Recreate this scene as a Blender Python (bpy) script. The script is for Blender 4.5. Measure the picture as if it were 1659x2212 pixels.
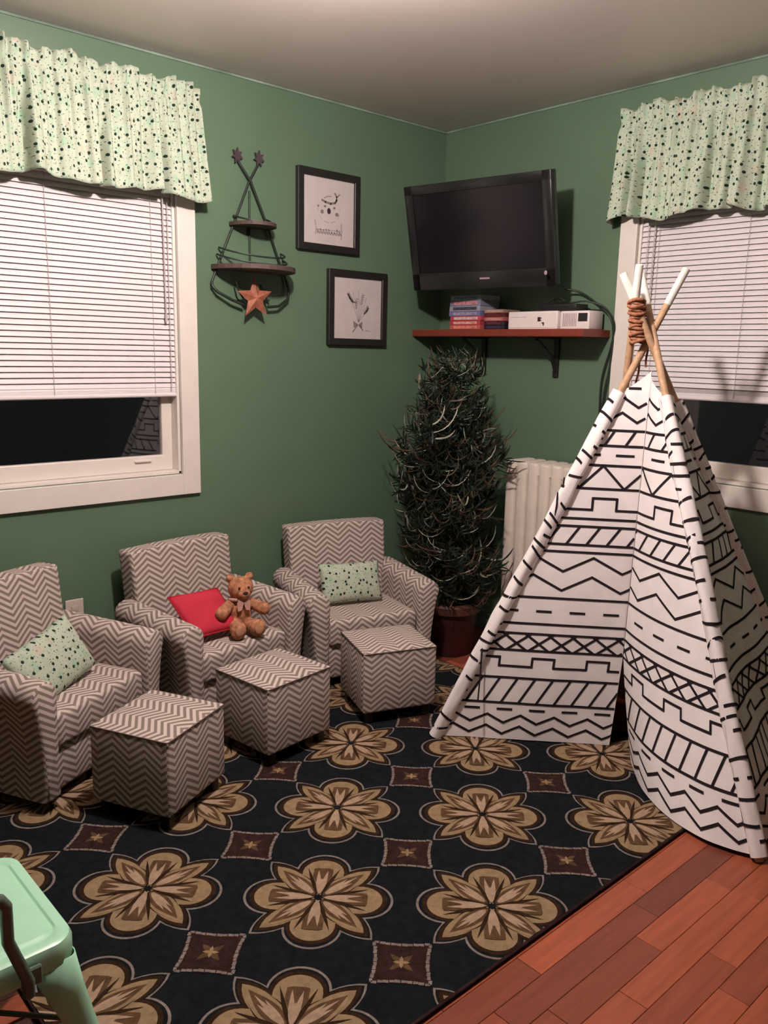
import bpy, bmesh, math, random
from mathutils import Vector, Matrix, noise
PI = math.pi
scene = bpy.context.scene
COL = scene.collection
for o in list(bpy.data.objects):
    bpy.data.objects.remove(o)

# ------------------------------------------------------------------ camera
cam_data = bpy.data.cameras.new('camera')
cam = bpy.data.objects.new('camera', cam_data)
COL.objects.link(cam)
cam_data.sensor_fit = 'VERTICAL'
cam_data.sensor_height = 36.0
cam_data.lens = 1804.0 / 2212.0 * 36.0
cam_data.clip_start = 0.05
RX = Vector((0.74080098, -0.67141877, 0.02026687))
RY = Vector((-0.11223832, -0.15347116, -0.9817582))
RZ = Vector((0.66228126, 0.72501271, -0.1890505))
cm = Matrix((RX, -RY, -RZ)).transposed().to_4x4()
cm.translation = Vector((-3.144, -3.0435, 1.38))
cam.matrix_world = cm
scene.camera = cam

# ------------------------------------------------------------------ world: night outside
world = bpy.data.worlds.new('night')
scene.world = world
world.use_nodes = True
bg = world.node_tree.nodes['Background']
bg.inputs[0].default_value = (0.010, 0.0095, 0.011, 1)
bg.inputs[1].default_value = 0.6

# ------------------------------------------------------------------ ceiling lamp position / power, exposure
LAMP = Vector((-1.86, -1.44, 2.29))
LAMP_STRENGTH = 1250.0
LAMP_COLOR = (1.0, 0.86, 0.81)
vs = scene.view_settings
vs.view_transform = 'Standard'
vs.look = 'None'
vs.gamma = 1.0
vs.use_curve_mapping = False
vs.exposure = 0.0

# ------------------------------------------------------------------ helpers
def link(o, parent=None):
    COL.objects.link(o)
    if parent is not None:
        o.parent = parent
    return o

def tag(o, label=None, cat=None, group=None, kind=None):
    if label: o['label'] = label
    if cat: o['category'] = cat
    if group: o['group'] = group
    if kind: o['kind'] = kind
    return o

def empty(name, loc=(0, 0, 0), rz=0.0, label=None, cat=None, group=None, kind=None):
    o = bpy.data.objects.new(name, None)
    o.empty_display_size = 0.1
    COL.objects.link(o)
    o.location = loc
    o.rotation_euler = (0, 0, rz)
    return tag(o, label, cat, group, kind)

def copy_tree(o, parent=None):
    c = o.copy(); COL.objects.link(c); c.parent = parent
    for ch in list(o.children):
        copy_tree(ch, c)
    return c

class MB:
    """collects geometry; build() links it as one mesh object"""
    def __init__(s): s.v = []; s.f = []; s.m = []
    def add(s, vs_, fs, mi=0):
        b = len(s.v)
        s.v += [tuple(p) for p in vs_]
        s.f += [tuple(i + b for i in f) for f in fs]
        s.m += [mi] * len(fs)
        return s
    def bm(s, bm, mi=0, mat=None):
        bm.verts.ensure_lookup_table()
        for i, v in enumerate(bm.verts): v.index = i
        vs_ = [(mat @ v.co) if mat else v.co.copy() for v in bm.verts]
        s.add(vs_, [[v.index for v in f.verts] for f in bm.faces], mi)
        bm.free()
        return s
    def box(s, lo, hi, bev=0.0, seg=2, mi=0, mat=None):
        bm = bmesh.new()
        bmesh.ops.create_cube(bm, size=1.0)
        lo = Vector(lo); hi = Vector(hi)
        for v in bm.verts:
            v.co = Vector([(lo[i] + hi[i]) / 2 + v.co[i] * (hi[i] - lo[i]) for i in range(3)])
        if bev > 0:
            bmesh.ops.bevel(bm, geom=list(bm.edges), offset=bev, segments=seg, profile=0.5, affect='EDGES')
        return s.bm(bm, mi, mat)
    def sphere(s, c, r, sc=(1, 1, 1), mi=0, u=20, w=12, rot=None):
        bm = bmesh.new()
        bmesh.ops.create_uvsphere(bm, u_segments=u, v_segments=w, radius=r)
        M = Matrix.Translation(Vector(c)) @ (rot.to_4x4() if rot else Matrix.Identity(4)) @ Matrix.Diagonal((sc[0], sc[1], sc[2], 1))
        return s.bm(bm, mi, M)
    def tube(s, pts, r, n=8, mi=0, cap=True, closed=False):
        pts = [Vector(p) for p in pts]
        rs = r if isinstance(r, (list, tuple)) else [r] * len(pts)
        N = len(pts); base = len(s.v)
        up = None
        for i, p in enumerate(pts):
            if closed:
                t = pts[(i + 1) % N] - pts[i - 1]
            else:
                t = pts[min(i + 1, N - 1)] - pts[max(i - 1, 0)]
            if t.length < 1e-9: t = Vector((0, 0, 1))
            t.normalize()
            if up is None:
                up = Vector((0, 0, 1)) if abs(t.z) < 0.9 else Vector((1, 0, 0))
            a = up.cross(t)
            if a.length < 1e-6: a = Vector((1, 0, 0)).cross(t)
            a.normalize(); b = t.cross(a); up = b
            for k in range(n):
                th = 2 * PI * k / n
                s.v.append(tuple(p + (a * math.cos(th) + b * math.sin(th)) * rs[i]))
        rng = N if closed else N - 1
        for i in range(rng):
            j = (i + 1) % N
            for k in range(n):
                k2 = (k + 1) % n
                s.f.append((base + i * n + k, base + i * n + k2, base + j * n + k2, base + j * n + k)); s.m.append(mi)
        if cap and not closed:
            s.f.append(tuple(base + k for k in range(n))[::-1]); s.m.append(mi)
            s.f.append(tuple(base + (N - 1) * n + k for k in range(n))); s.m.append(mi)
        return s
    def lathe(s, prof, n=32, c=(0, 0, 0), mi=0):
        base = len(s.v)
        for (r, z) in prof:
            for k in range(n):
                th = 2 * PI * k / n
                s.v.append((c[0] + r * math.cos(th), c[1] + r * math.sin(th), c[2] + z))
        for i in range(len(prof) - 1):
            for k in range(n):
                k2 = (k + 1) % n
                s.f.append((base + i * n + k, base + i * n + k2, base + (i + 1) * n + k2, base + (i + 1) * n + k)); s.m.append(mi)
        return s
    def prism(s, pts, fn, t0, t1, mi=0):
        """pts: 2-D outline; fn(a,b,t)->3-D"""
        n = len(pts)
        a = [fn(p[0], p[1], t0) for p in pts]; b = [fn(p[0], p[1], t1) for p in pts]
        fs = [tuple(range(n))[::-1], tuple(range(n, 2 * n))]
        fs += [(i, (i + 1) % n, n + (i + 1) % n, n + i) for i in range(n)]
        return s.add(a + b, fs, mi)
    def grid(s, fn, nu, nv, mi=0):
        vs_ = [fn(i / nu, j / nv) for j in range(nv + 1) for i in range(nu + 1)]
        fs = [(j * (nu + 1) + i, j * (nu + 1) + i + 1, (j + 1) * (nu + 1) + i + 1, (j + 1) * (nu + 1) + i) for j in range(nv) for i in range(nu)]
        return s.add(vs_, fs, mi)
    def mesh(s, name, mats, smooth=None, uv=None, fix=True, uvoff=(0, 0)):
        me = bpy.data.meshes.new(name)
        me.from_pydata(s.v, [], s.f)
        for m in (mats if isinstance(mats, (list, tuple)) else [mats]): me.materials.append(m)
        me.polygons.foreach_set('material_index', s.m)
        if fix:
            bm = bmesh.new(); bm.from_mesh(me)
            bmesh.ops.recalc_face_normals(bm, faces=bm.faces)
            bm.to_mesh(me); bm.free()
        if smooth is not None:
            me.polygons.foreach_set('use_smooth', [True] * len(me.polygons))
            me.set_sharp_from_angle(angle=math.radians(smooth))
        if uv == 'box':
            lay = me.uv_layers.new(name='uv')
            me.update()
            for p in me.polygons:
                n = p.normal
                for li in p.loop_indices:
                    co = me.vertices[me.loops[li].vertex_index].co
                    if abs(n.z) > 0.72: u_, v_ = co.x, co.y
                    elif abs(n.x) > abs(n.y): u_, v_ = co.y, co.z
                    else: u_, v_ = co.x, co.z
                    lay.data[li].uv = (u_ + uvoff[0], v_ + uvoff[1])
        me.update()
        return me
    def build(s, name, mats, parent=None, smooth=None, uv=None, fix=True, uvoff=(0, 0)):
        o = bpy.data.objects.new(name, s.mesh(name, mats, smooth, uv, fix, uvoff))
        return link(o, parent)

# ---- materials
class NT:
    def __init__(s, name, rough=0.6, spec=0.3, color=(0.5, 0.5, 0.5), metal=0.0, sheen=0.0):
        s.m = bpy.data.materials.new(name); s.m.use_nodes = True
        s.t = s.m.node_tree; s.b = s.t.nodes['Principled BSDF']
        s.b.inputs['Roughness'].default_value = rough
        s.b.inputs['Specular IOR Level'].default_value = spec
        s.b.inputs['Base Color'].default_value = (*color, 1)
        s.b.inputs['Metallic'].default_value = metal
        if sheen: s.b.inputs['Sheen Weight'].default_value = sheen
    def n(s, typ, **kw):
        nd = s.t.nodes.new(typ)
        for k, v in kw.items(): setattr(nd, k, v)
        return nd
    def l(s, a, b): s.t.links.new(a, b)
    def math(s, op, a, b=None, c=None):
        nd = s.n('ShaderNodeMath', operation=op)
        for i, x in enumerate((a, b, c)):
            if x is None: continue
            if isinstance(x, (int, float)): nd.inputs[i].default_value = x
            else: s.l(x, nd.inputs[i])
        return nd.outputs[0]
    def mix(s, fac, a, b):
        nd = s.n('ShaderNodeMix', data_type='RGBA')
        for i, x in ((0, fac), (6, a), (7, b)):
            if isinstance(x, (int, float)): nd.inputs[i].default_value = x
            elif isinstance(x, tuple): nd.inputs[i].default_value = (*x, 1) if len(x) == 3 else x
            else: s.l(x, nd.inputs[i])
        return nd.outputs[2]
    def coord(s, kind='Object'): return s.n('ShaderNodeTexCoord').outputs[kind]
    def mapping(s, vec, scale=(1, 1, 1), rot=(0, 0, 0), loc=(0, 0, 0)):
        nd = s.n('ShaderNodeMapping'); s.l(vec, nd.inputs[0])
        nd.inputs['Scale'].default_value = scale; nd.inputs['Rotation'].default_value = rot; nd.inputs['Location'].default_value = loc
        return nd.outputs[0]
    def noise(s, vec, scale, detail=3, rough=0.5):
        nd = s.n('ShaderNodeTexNoise'); s.l(vec, nd.inputs['Vector'])
        nd.inputs['Scale'].default_value = scale; nd.inputs['Detail'].default_value = detail; nd.inputs['Roughness'].default_value = rough
        return nd.outputs[0]
    def ramp(s, fac, stops):
        nd = s.n('ShaderNodeValToRGB'); s.l(fac, nd.inputs[0])
        cr = nd.color_ramp
        while len(cr.elements) < len(stops): cr.elements.new(0.5)
        for e, (p, c) in zip(cr.elements, stops):
            e.position = p; e.color = (*c, 1) if isinstance(c, tuple) else (c, c, c, 1)
        return nd.outputs[0]
    def col(s, x): s.l(x, s.b.inputs['Base Color']); return s
    def bump(s, h, strength=0.2, dist=0.002):
        nd = s.n('ShaderNodeBump'); s.l(h, nd.inputs['Height'])
        nd.inputs['Strength'].default_value = strength; nd.inputs['Distance'].default_value = dist
        s.l(nd.outputs[0], s.b.inputs['Normal']); return s

def plain(name, color, rough=0.6, spec=0.3, metal=0.0, var=0.08, scale=20, bump=0.0, bscale=200, bdist=0.001):
    t = NT(name, rough, spec, color, metal)
    c = t.coord()
    n = t.noise(c, scale)
    a = tuple(x * (1 - var) for x in color); b = tuple(min(1, x * (1 + var)) for x in color)
    t.col(t.ramp(n, [(0.35, a), (0.65, b)]))
    if bump: t.bump(t.noise(c, bscale, 2), bump, bdist)
    return t.m

def srgb(h):
    h = h.lstrip('#')
    o = []
    for i in (0, 2, 4):
        x = int(h[i:i + 2], 16) / 255
        o.append(x / 12.92 if x <= 0.04045 else ((x + 0.055) / 1.055) ** 2.4)
    return tuple(o)

M = {}
WALLC = (0.104, 0.172, 0.108)
M['wall'] = plain('green_wall_paint', WALLC, 0.42, 0.4, var=0.04, scale=2.5, bump=0.25, bscale=140, bdist=0.0012)
M['ceiling'] = plain('ceiling_paint', (0.65, 0.58, 0.54), 0.42, 0.35, var=0.02, scale=2, bump=0.15, bscale=120)
M['white'] = plain('white_trim_paint', (0.76, 0.70, 0.65), 0.35, 0.45, var=0.02)
M['caulk'] = plain('pale_edge_bead', (0.22, 0.30, 0.24), 0.5, var=0.3, scale=6)
M['slat'] = plain('white_vinyl_slat', (0.74, 0.69, 0.70), 0.45, 0.4, var=0.02)
M['cord'] = plain('blind_cord', (0.5, 0.45, 0.45), 0.7)
M['subfloor'] = plain('dark_subfloor', (0.05, 0.02, 0.012), 0.8)
M['black'] = plain('black_paint', (0.016, 0.014, 0.013), 0.4, 0.4, var=0.1)
M['blackmetal'] = plain('dark_green_black_metal', (0.020, 0.030, 0.022), 0.45, 0.5, metal=0.2)
M['foot'] = plain('dark_wood_foot', (0.02, 0.012, 0.01), 0.4)
M['radiator'] = plain('cream_radiator_enamel', (0.70, 0.62, 0.55), 0.4, 0.4, var=0.03)
M['rope'] = plain('brown_rope', (0.36, 0.155, 0.09), 0.85, 0.1, var=0.35, scale=90, bump=0.5)
M['poletip'] = plain('white_pole_tip', (0.80, 0.78, 0.72), 0.5)
M['fabric'] = plain('tepee_canvas', (0.94, 0.88, 0.87), 0.9, 0.1, var=0.03, bump=0.3, bscale=500, bdist=0.0005)
M['ink'] = plain('black_fabric_ink', (0.022, 0.016, 0.02), 0.9, 0.1)
M['paper'] = plain('print_paper', (0.55, 0.49, 0.48), 0.35, 0.4, var=0.03)
M['sketch'] = plain('grey_print_ink', (0.21, 0.17, 0.155), 0.8)
M['sketchdark'] = plain('dark_print_ink', (0.04, 0.02, 0.02), 0.8)
M['tvscreen'] = plain('tv_screen', (0.008, 0.006, 0.008), 0.2, 0.3, var=0.0)
M['tvbezel'] = plain('tv_bezel', (0.012, 0.012, 0.013), 0.25, 0.5)
M['silver'] = plain('silver_mark', (0.35, 0.25, 0.28), 0.4)
M['console'] = plain('white_console_plastic', (0.78, 0.70, 0.68), 0.4, 0.4, var=0.02)
M['bear'] = plain('tan_plush', (0.44, 0.20, 0.11), 0.95, 0.05, var=0.35, scale=60, bump=0.8, bscale=260, bdist=0.003)
M['bearlight'] = plain('pale_plush', (0.50, 0.25, 0.15), 0.95, 0.05, var=0.2, scale=60, bump=0.8, bscale=260, bdist=0.003)
M['scarf'] = plain('pale_pink_ribbon', (0.62, 0.36, 0.30), 0.8)
M['red'] = plain('red_cotton', (0.52, 0.036, 0.062), 0.85, 0.1, var=0.08, scale=12, bump=0.2)
M['redtrim'] = plain('red_piping', (0.36, 0.02, 0.03), 0.85, 0.1)
M['mint'] = plain('mint_powder_coat', (0.42, 0.77, 0.54), 0.3, 0.5, var=0.02)
M['mintdark'] = plain('grey_green_tube', (0.10, 0.14, 0.11), 0.35, 0.5)
M['pot'] = plain('dark_red_pot', (0.036, 0.009, 0.008), 0.45, 0.4, var=0.2, scale=8)
M['potrim'] = plain('brown_pot_rim', (0.085, 0.032, 0.022), 0.5, 0.4, var=0.2)
M['soil'] = plain('moss', (0.02, 0.02, 0.01), 0.95)
M['bark'] = plain('brown_trunk', (0.05, 0.03, 0.02), 0.9)
M['needle'] = plain('dark_green_needles', (0.012, 0.022, 0.014), 0.5, 0.3, var=0.4, scale=8)
M['needlelight'] = plain('highlight_twig', (0.33, 0.33, 0.26), 0.5, 0.4, var=0.4, scale=8)  # pale colour stands in for silvery highlights on the dark branches
M['needlebrown'] = plain('brown_twig', (0.10, 0.06, 0.035), 0.6, 0.3, var=0.3, scale=8)
M['star'] = plain('rusty_star', (0.33, 0.115, 0.065), 0.6, 0.3, var=0.3, scale=30)
M['leafmetal'] = plain('dark_plum_metal', (0.055, 0.036, 0.042), 0.6)
M['outlet'] = plain('outlet_plate', (0.62, 0.52, 0.46), 0.4)

def mat_glass():
    t = NT('window_glass', 0.02, 0.5, (1, 1, 1))
    t.b.inputs['Transmission Weight'].default_value = 1.0
    t.b.inputs['IOR'].default_value = 1.45
    return t.m
M['glass'] = mat_glass()

def mat_bulb():
    t = NT('lit_lamp_glass', 0.5)
    t.b.inputs['Emission Color'].default_value = (*LAMP_COLOR, 1)
    t.b.inputs['Emission Strength'].default_value = LAMP_STRENGTH
    return t.m
M['bulb'] = mat_bulb()

def mat_wood(name, c1, c2, c3, rough=0.35, vary=True, scale=1.0):
    t = NT(name, rough, 0.4)
    c = t.coord()
    info = t.n('ShaderNodeObjectInfo').outputs['Random']
    add = t.n('ShaderNodeVectorMath', operation='ADD'); t.l(c, add.inputs[0])
    cx = t.n('ShaderNodeCombineXYZ'); t.l(t.math('MULTIPLY', info, 37.0), cx.inputs[0]); t.l(t.math('MULTIPLY', info, 11.0), cx.inputs[1]); t.l(cx.outputs[0], add.inputs[1])
    v = t.mapping(add.outputs[0], scale=(2.5 * scale, 40 * scale, 40 * scale))
    n = t.noise(v, 1.5, 5, 0.6)
    base = t.ramp(info, [(0.0, c1), (0.5, c2), (1.0, c3)]) if vary else c2
    dark = t.mix(0.42, base, tuple(x * 0.35 for x in c2))
    t.col(t.mix(t.ramp(n, [(0.35, 0.0), (0.7, 1.0)]), dark, base))
    t.bump(n, 0.08, 0.0006)
    return t.m
M['plank'] = mat_wood('cherry_laminate', (0.46, 0.112, 0.050), (0.32, 0.078, 0.038), (0.16, 0.046, 0.030), 0.36)
M['shelfwood'] = mat_wood('red_shelf_wood', (0.2, 0.04, 0.02), (0.22, 0.040, 0.024), (0.2, 0.04, 0.02), 0.35, vary=False)
M['polewood'] = mat_wood('pale_pine', (0.62, 0.38, 0.22), (0.64, 0.40, 0.24), (0.6, 0.38, 0.2), 0.6, vary=False)
M['rackwood'] = mat_wood('grey_brown_rack_wood', (0.10, 0.065, 0.055), (0.095, 0.060, 0.052), (0.1, 0.06, 0.05), 0.6, vary=False)

def mat_chevron():
    t = NT('chevron_upholstery', 0.92, 0.1)
    uv = t.coord('UV')
    sp = t.n('ShaderNodeSeparateXYZ'); t.l(uv, sp.inputs[0])
    P = 0.112; A = 0.040; per = 0.0225
    w = t.noise(uv, 9.0, 1)
    x = t.math('ADD', sp.outputs[0], t.math('MULTIPLY', w, 0.006))
    tri = t.math('MULTIPLY', t.math('ABSOLUTE', t.math('SUBTRACT', t.math('FRACT', t.math('DIVIDE', x, P)), 0.5)), 2 * A)
    s = t.math('FRACT', t.math('DIVIDE', t.math('ADD', sp.outputs[1], tri), per))
    s = t.math('ABSOLUTE', t.math('SUBTRACT', s, 0.5))
    f = t.ramp(s, [(0.20, 0.0), (0.29, 1.0)])
    t.col(t.mix(f, (0.215, 0.170, 0.148), (0.58, 0.495, 0.45)))
    t.bump(t.noise(t.coord(), 400, 2), 0.3, 0.0006)
    return t.m
M['chevron'] = mat_chevron()
M['seam'] = plain('taupe_piping', (0.12, 0.09, 0.08), 0.9, 0.1)

def mat_print(name, scale):
    t = NT(name, 0.9, 0.1)
    uv = t.coord('UV')
    base = (0.46, 0.52, 0.41)
    def dots(sc, r, off, sx=1.0):
        m = t.mapping(uv, scale=(sc, sc * sx, 1), loc=off)
        vo = t.n('ShaderNodeTexVoronoi', feature='F1', voronoi_dimensions='2D'); t.l(m, vo.inputs['Vector'])
        vo.inputs['Scale'].default_value = 1.0; vo.inputs['Randomness'].default_value = 0.75
        return t.ramp(vo.outputs['Distance'], [(r * 0.8, 1.0), (r, 0.0)]), vo.outputs['Color']
    c = base
    d, k = dots(scale * 0.85, 0.32, (3, 7, 0), 0.6)
    tint = t.ramp(k, [(0.0, (0.62, 0.36, 0.32)), (0.45, (0.26, 0.50, 0.34)), (1.0, (0.56, 0.56, 0.46))])
    c = t.mix(t.math('MULTIPLY', d, 0.5), c, tint)
    d, _ = dots(scale * 1.1, 0.11, (9, 2, 0), 1.6); c = t.mix(d, c, (0.10, 0.13, 0.09))
    d, _ = dots(scale * 2.6, 0.13, (1, 5, 0), 0.6); c = t.mix(d, c, (0.26, 0.31, 0.23))
    d, _ = dots(scale * 0.95, 0.165, (0, 0, 0), 0.9); c = t.mix(d, c, (0.016, 0.035, 0.024))
    t.col(c)
    t.bump(t.noise(uv, 300, 2), 0.2, 0.0006)
    return t.m
M['arrowprint'] = mat_print('mint_arrow_print', 32)

# ================================================================== SETTING
ROOM = -5.4; H = 2.44; TH = 0.12
def wall_piece(name, boxes):
    mb = MB()
    for lo, hi in boxes: mb.box(lo, hi)
    return tag(mb.build(name, M['wall']), kind='structure')
# window openings (jamb): left wall x -2.46..-1.49, z .90..1.97 ; right wall y -2.04..-1.105
LX0, LX1, LZ0, LZ1 = -2.55, -1.485, 0.875, 2.02
RY0, RY1, RZ0, RZ1 = -2.08, -1.105, 0.900, 2.02
wall_piece('wall_left', [((ROOM, 0, 0), (LX0, TH, H)), ((LX1, 0, 0), (0, TH, H)), ((LX0, 0, 0), (LX1, TH, LZ0)), ((LX0, 0, LZ1), (LX1, TH, H))])
wall_piece('wall_right', [((0, ROOM, 0), (TH, RY0, H)), ((0, RY1, 0), (TH, TH, H)), ((0, RY0, 0), (TH, RY1, RZ0)), ((0, RY0, RZ1), (TH, RY1, H))])
wall_piece('wall_rear', [((ROOM, ROOM - TH, 0), (0, ROOM, H))])
wall_piece('wall_side', [((ROOM - TH, ROOM, 0), (ROOM, 0, H))])
tag(MB().box((ROOM - TH, ROOM - TH, H), (TH, TH, H + TH)).build('ceiling', M['ceiling']), kind='structure')
floor = tag(MB().box((ROOM - TH, ROOM - TH, -0.1), (TH, TH, -0.008)).build('floor', M['subfloor']), kind='structure')
tag(MB().box((ROOM, -0.014, 0), (0, 0, 0.085), 0.003).build('baseboard_left', M['wall']), kind='structure')
tag(MB().box((-0.014, ROOM, 0), (0, -0.014, 0.085), 0.003).build('baseboard_right', M['wall']), kind='structure')
tag(MB().tube([(ROOM, -0.003, H - 0.006), (0, -0.003, H - 0.006)], 0.0045, 6).build('trim_1', M['caulk']), kind='structure')
tag(MB().tube([(-0.003, ROOM, H - 0.006), (-0.003, 0, H - 0.006)], 0.0045, 6).build('trim_2', M['caulk']), kind='structure')

# rug extents
RX0, RX1, RYA, RYB = -2.645, -0.52, -1.99, -0.47
# floor planks (all of the bare floor)
rng = random.Random(5)
PW = 0.071
plank_meshes = {}
def plank_mesh(L):
    k = round(L, 2)
    if k not in plank_meshes:
        plank_meshes[k] = MB().box((0.0006, 0.0005, -0.008), (k - 0.0006, PW - 0.0005, 0.0), 0.0008, 1).mesh('plank', M['plank'])
    return plank_meshes[k]
LENS = [0.35, 0.45, 0.55, 0.7, 0.85]
def lay_row(y, x0, x1):
    x = x0 - rng.uniform(0, 0.3)
    while x < x1:
        L = rng.choice(LENS)
        if x + L > -0.001: L = round(-0.002 - x, 2)
        if L > 0.05:
            o = bpy.data.objects.new('plank', plank_mesh(L)); o.location = (x, y, 0); link(o, floor)
        x += max(L, 0.05)
y = -3.35
nrow = 0
while y + PW < 0.0:
    yc = y + PW / 2
    if y < RYA + 0.05: lay_row(y, -3.3 if y > -2.6 else -2.4, 0.0)
    else:
        lay_row(y, -0.62, 0.0)
        lay_row(y, -3.3, -3.0)
    y += PW

# ---- windows
def window(name, U, W, a0, a1, z0, z1):
    """U(a,d,z): along wall, depth into the room positive, height"""
    w = empty(name, U((a0 + a1) / 2, 0, z0), kind='structure')
    inv = Matrix.Translation(-w.location)
    def bx(mb, A0, A1, D0, D1, Z0, Z1, bev=0.002):
        p = [U(A0, D0, Z0), U(A1, D1, Z1)]
        lo = [min(p[0][i], p[1][i]) for i in range(3)]; hi = [max(p[0][i], p[1][i]) for i in range(3)]
        mb.box(lo, hi, bev, 2, 0, inv)
    T = 0.078
    mb = MB()
    bx(mb, a0 - T, a0, 0, 0.018, z0 - 0.085, z1 + T); mb.build('side_casing', M['white'], w)
    mb = MB(); bx(mb, a1, a1 + T, 0, 0.018, z0 - 0.085, z1 + T); mb.build('side_casing', M['white'], w)
    mb = MB(); bx(mb, a0, a1, 0, 0.018, z1, z1 + T); mb.build('head_casing', M['white'], w)
    mb = MB(); bx(mb, a0, a1, 0, 0.018, z0 - 0.085, z0 - 0.002); mb.build('bottom_casing', M['white'], w)
    # jamb lining
    mb = MB()
    bx(mb, a0, a0 + 0.012, -0.11, 0, z0, z1); bx(mb, a1 - 0.012, a1, -0.11, 0, z0, z1)
    bx(mb, a0, a1, -0.11, 0, z1 - 0.012, z1); bx(mb, a0, a1, -0.11, 0.0, z0, z0 + 0.012)
    mb.build('jamb', M['white'], w)
    # sash
    mb = MB(); S = 0.045
    bx(mb, a0 + 0.012, a0 + 0.012 + S, -0.075, -0.045, z0 + 0.012, z1 - 0.012, 0.004)
    bx(mb, a1 - 0.012 - S, a1 - 0.012, -0.075, -0.045, z0 + 0.012, z1 - 0.012, 0.004)
    bx(mb, a0 + 0.05, a1 - 0.05, -0.076, -0.044, z0 + 0.012, z0 + 0.075, 0.004)
    bx(mb, a0 + 0.05, a1 - 0.05, -0.076, -0.044, z1 - 0.07, z1 - 0.012, 0.004)
    bx(mb, a0 + 0.05, a1 - 0.05, -0.072, -0.048, (z0 + z1) / 2 - 0.02, (z0 + z1) / 2 + 0.02, 0.003)
    sash = mb.build('sash', M['white'], w)
    mb = MB(); bx(mb, a0 + 0.05, a1 - 0.05, -0.063, -0.059, z0 + 0.07, z1 - 0.06, 0.0); mb.build('pane', M['glass'], sash)
    lift_a = a1 - 0.13
    mb = MB(); bx(mb, lift_a - 0.05, lift_a + 0.02, -0.046, -0.034, z0 + 0.052, z0 + 0.060, 0.003); mb.build('sash_lift', M['white'], sash)
    return w
ULEFT = lambda a, d, z: (a, -d, z)
URIGHT = lambda a, d, z: (-d, a, z)
window('window_1', ULEFT, 0, LX0, LX1, LZ0, LZ1)
window('window_2', URIGHT, 0, RY0, RY1, RZ0, RZ1)

def blind(U, a0, a1, ztop, zbot, label, wand_a, ladders, near):
    b = empty('window_blind', U((a0 + a1) / 2, 0.0, ztop), label=label, cat='window blind', group='white window blinds')
    inv = Matrix.Translation(-b.location)
    def bx(mb, A0, A1, D0, D1, Z0, Z1, bev=0.002):
        p = [U(A0, D0, Z0), U(A1, D1, Z1)]
        lo = [min(p[0][i], p[1][i]) for i in range(3)]; hi = [max(p[0][i], p[1][i]) for i in range(3)]
        mb.box(lo, hi, bev, 1, 0, inv)
    mb = MB(); bx(mb, a0, a1, -0.028, 0.002, ztop - 0.026, ztop); mb.build('headrail', M['slat'], b)
    mb = MB(); bx(mb, a0, a1, -0.026, -0.002, zbot, zbot + 0.014, 0.004); mb.build('bottom_rail', M['slat'], b)
    # slat profile, nearly closed: curved strip
    sm = MB(); W = 0.0125; tilt = math.radians(62); n = 4; vs_ = []
    for e, aa in enumerate((a0 + 0.002, a1 - 0.002)):
        for k in range(n + 1):
            s_ = -1 + 2 * k / n
            d = -0.013 + s_ * W * math.cos(tilt) + 0.0022 * (1 - s_ * s_) * math.sin(tilt)
            z = -s_ * W * math.sin(tilt) * -1 * -1 + 0.0022 * (1 - s_ * s_) * math.cos(tilt)
            p = Vector(U(aa, d, z)) - Vector((b.location.x, b.location.y, 0))
            vs_.append(p)
    sm.add(vs_, [(k, k + 1, n + 2 + k, n + 1 + k) for k in range(n)])
    me = sm.mesh('slat', M['slat'], smooth=80)
    step = 0.0205
    z = ztop - 0.04; 
    stack = 5
    zs = []
    while z > zbot + 0.035: zs.append(z); z -= step
    for k in range(stack): zs.append(zbot + 0.018 + 0.005 * k)
    for z in zs:
        o = bpy.data.objects.new('slat', me); o.location = (0, 0, z - ztop); link(o, b)
    for la in ladders:
        mb = MB()
        for d in (-0.004, -0.022):
            mb.tube([Vector(U(la, d, ztop - 0.02)) - b.location, Vector(U(la, d, zbot + 0.005)) - b.location], 0.0008, 4)
        mb.build('ladder_cord', M['cord'], b)
    mb = MB()
    mb.tube([Vector(U(wand_a, 0.006, ztop - 0.02)) - b.location, Vector(U(wand_a + 0.003, 0.008, zbot + 0.30)) - b.location], 0.0026, 6)
    mb.tube([Vector(U(wand_a + 0.003, 0.008, zbot + 0.32)) - b.location, Vector(U(wand_a + 0.003, 0.008, zbot + 0.29)) - b.location], 0.005, 6)
    mb.build('tilt_wand', M['cord'], b)
    mb = MB()
    mb.tube([Vector(U(near, 0.005, ztop - 0.02)) - b.location, Vector(U(near, 0.006, zbot + 0.03)) - b.location], 0.0016, 5)
    mb.build('lift_cord', M['cord'], b)
    return b
blind(ULEFT, LX0 + 0.015, LX1 - 0.002, 1.99, 1.185, 'white slatted blind half lowered over the left window beside the wall rack', LX1 - 0.055, [LX1 - 0.10, -1.98, LX0 + 0.1], LX1 - 0.035)
blind(URIGHT, RY0 + 0.015, RY1 - 0.002, 1.99, 1.215, 'white slatted blind half lowered over the right window behind the tepee', RY1 - 0.075, [RY1 - 0.09, -1.56, RY0 + 0.1], RY1 - 0.045)

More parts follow.
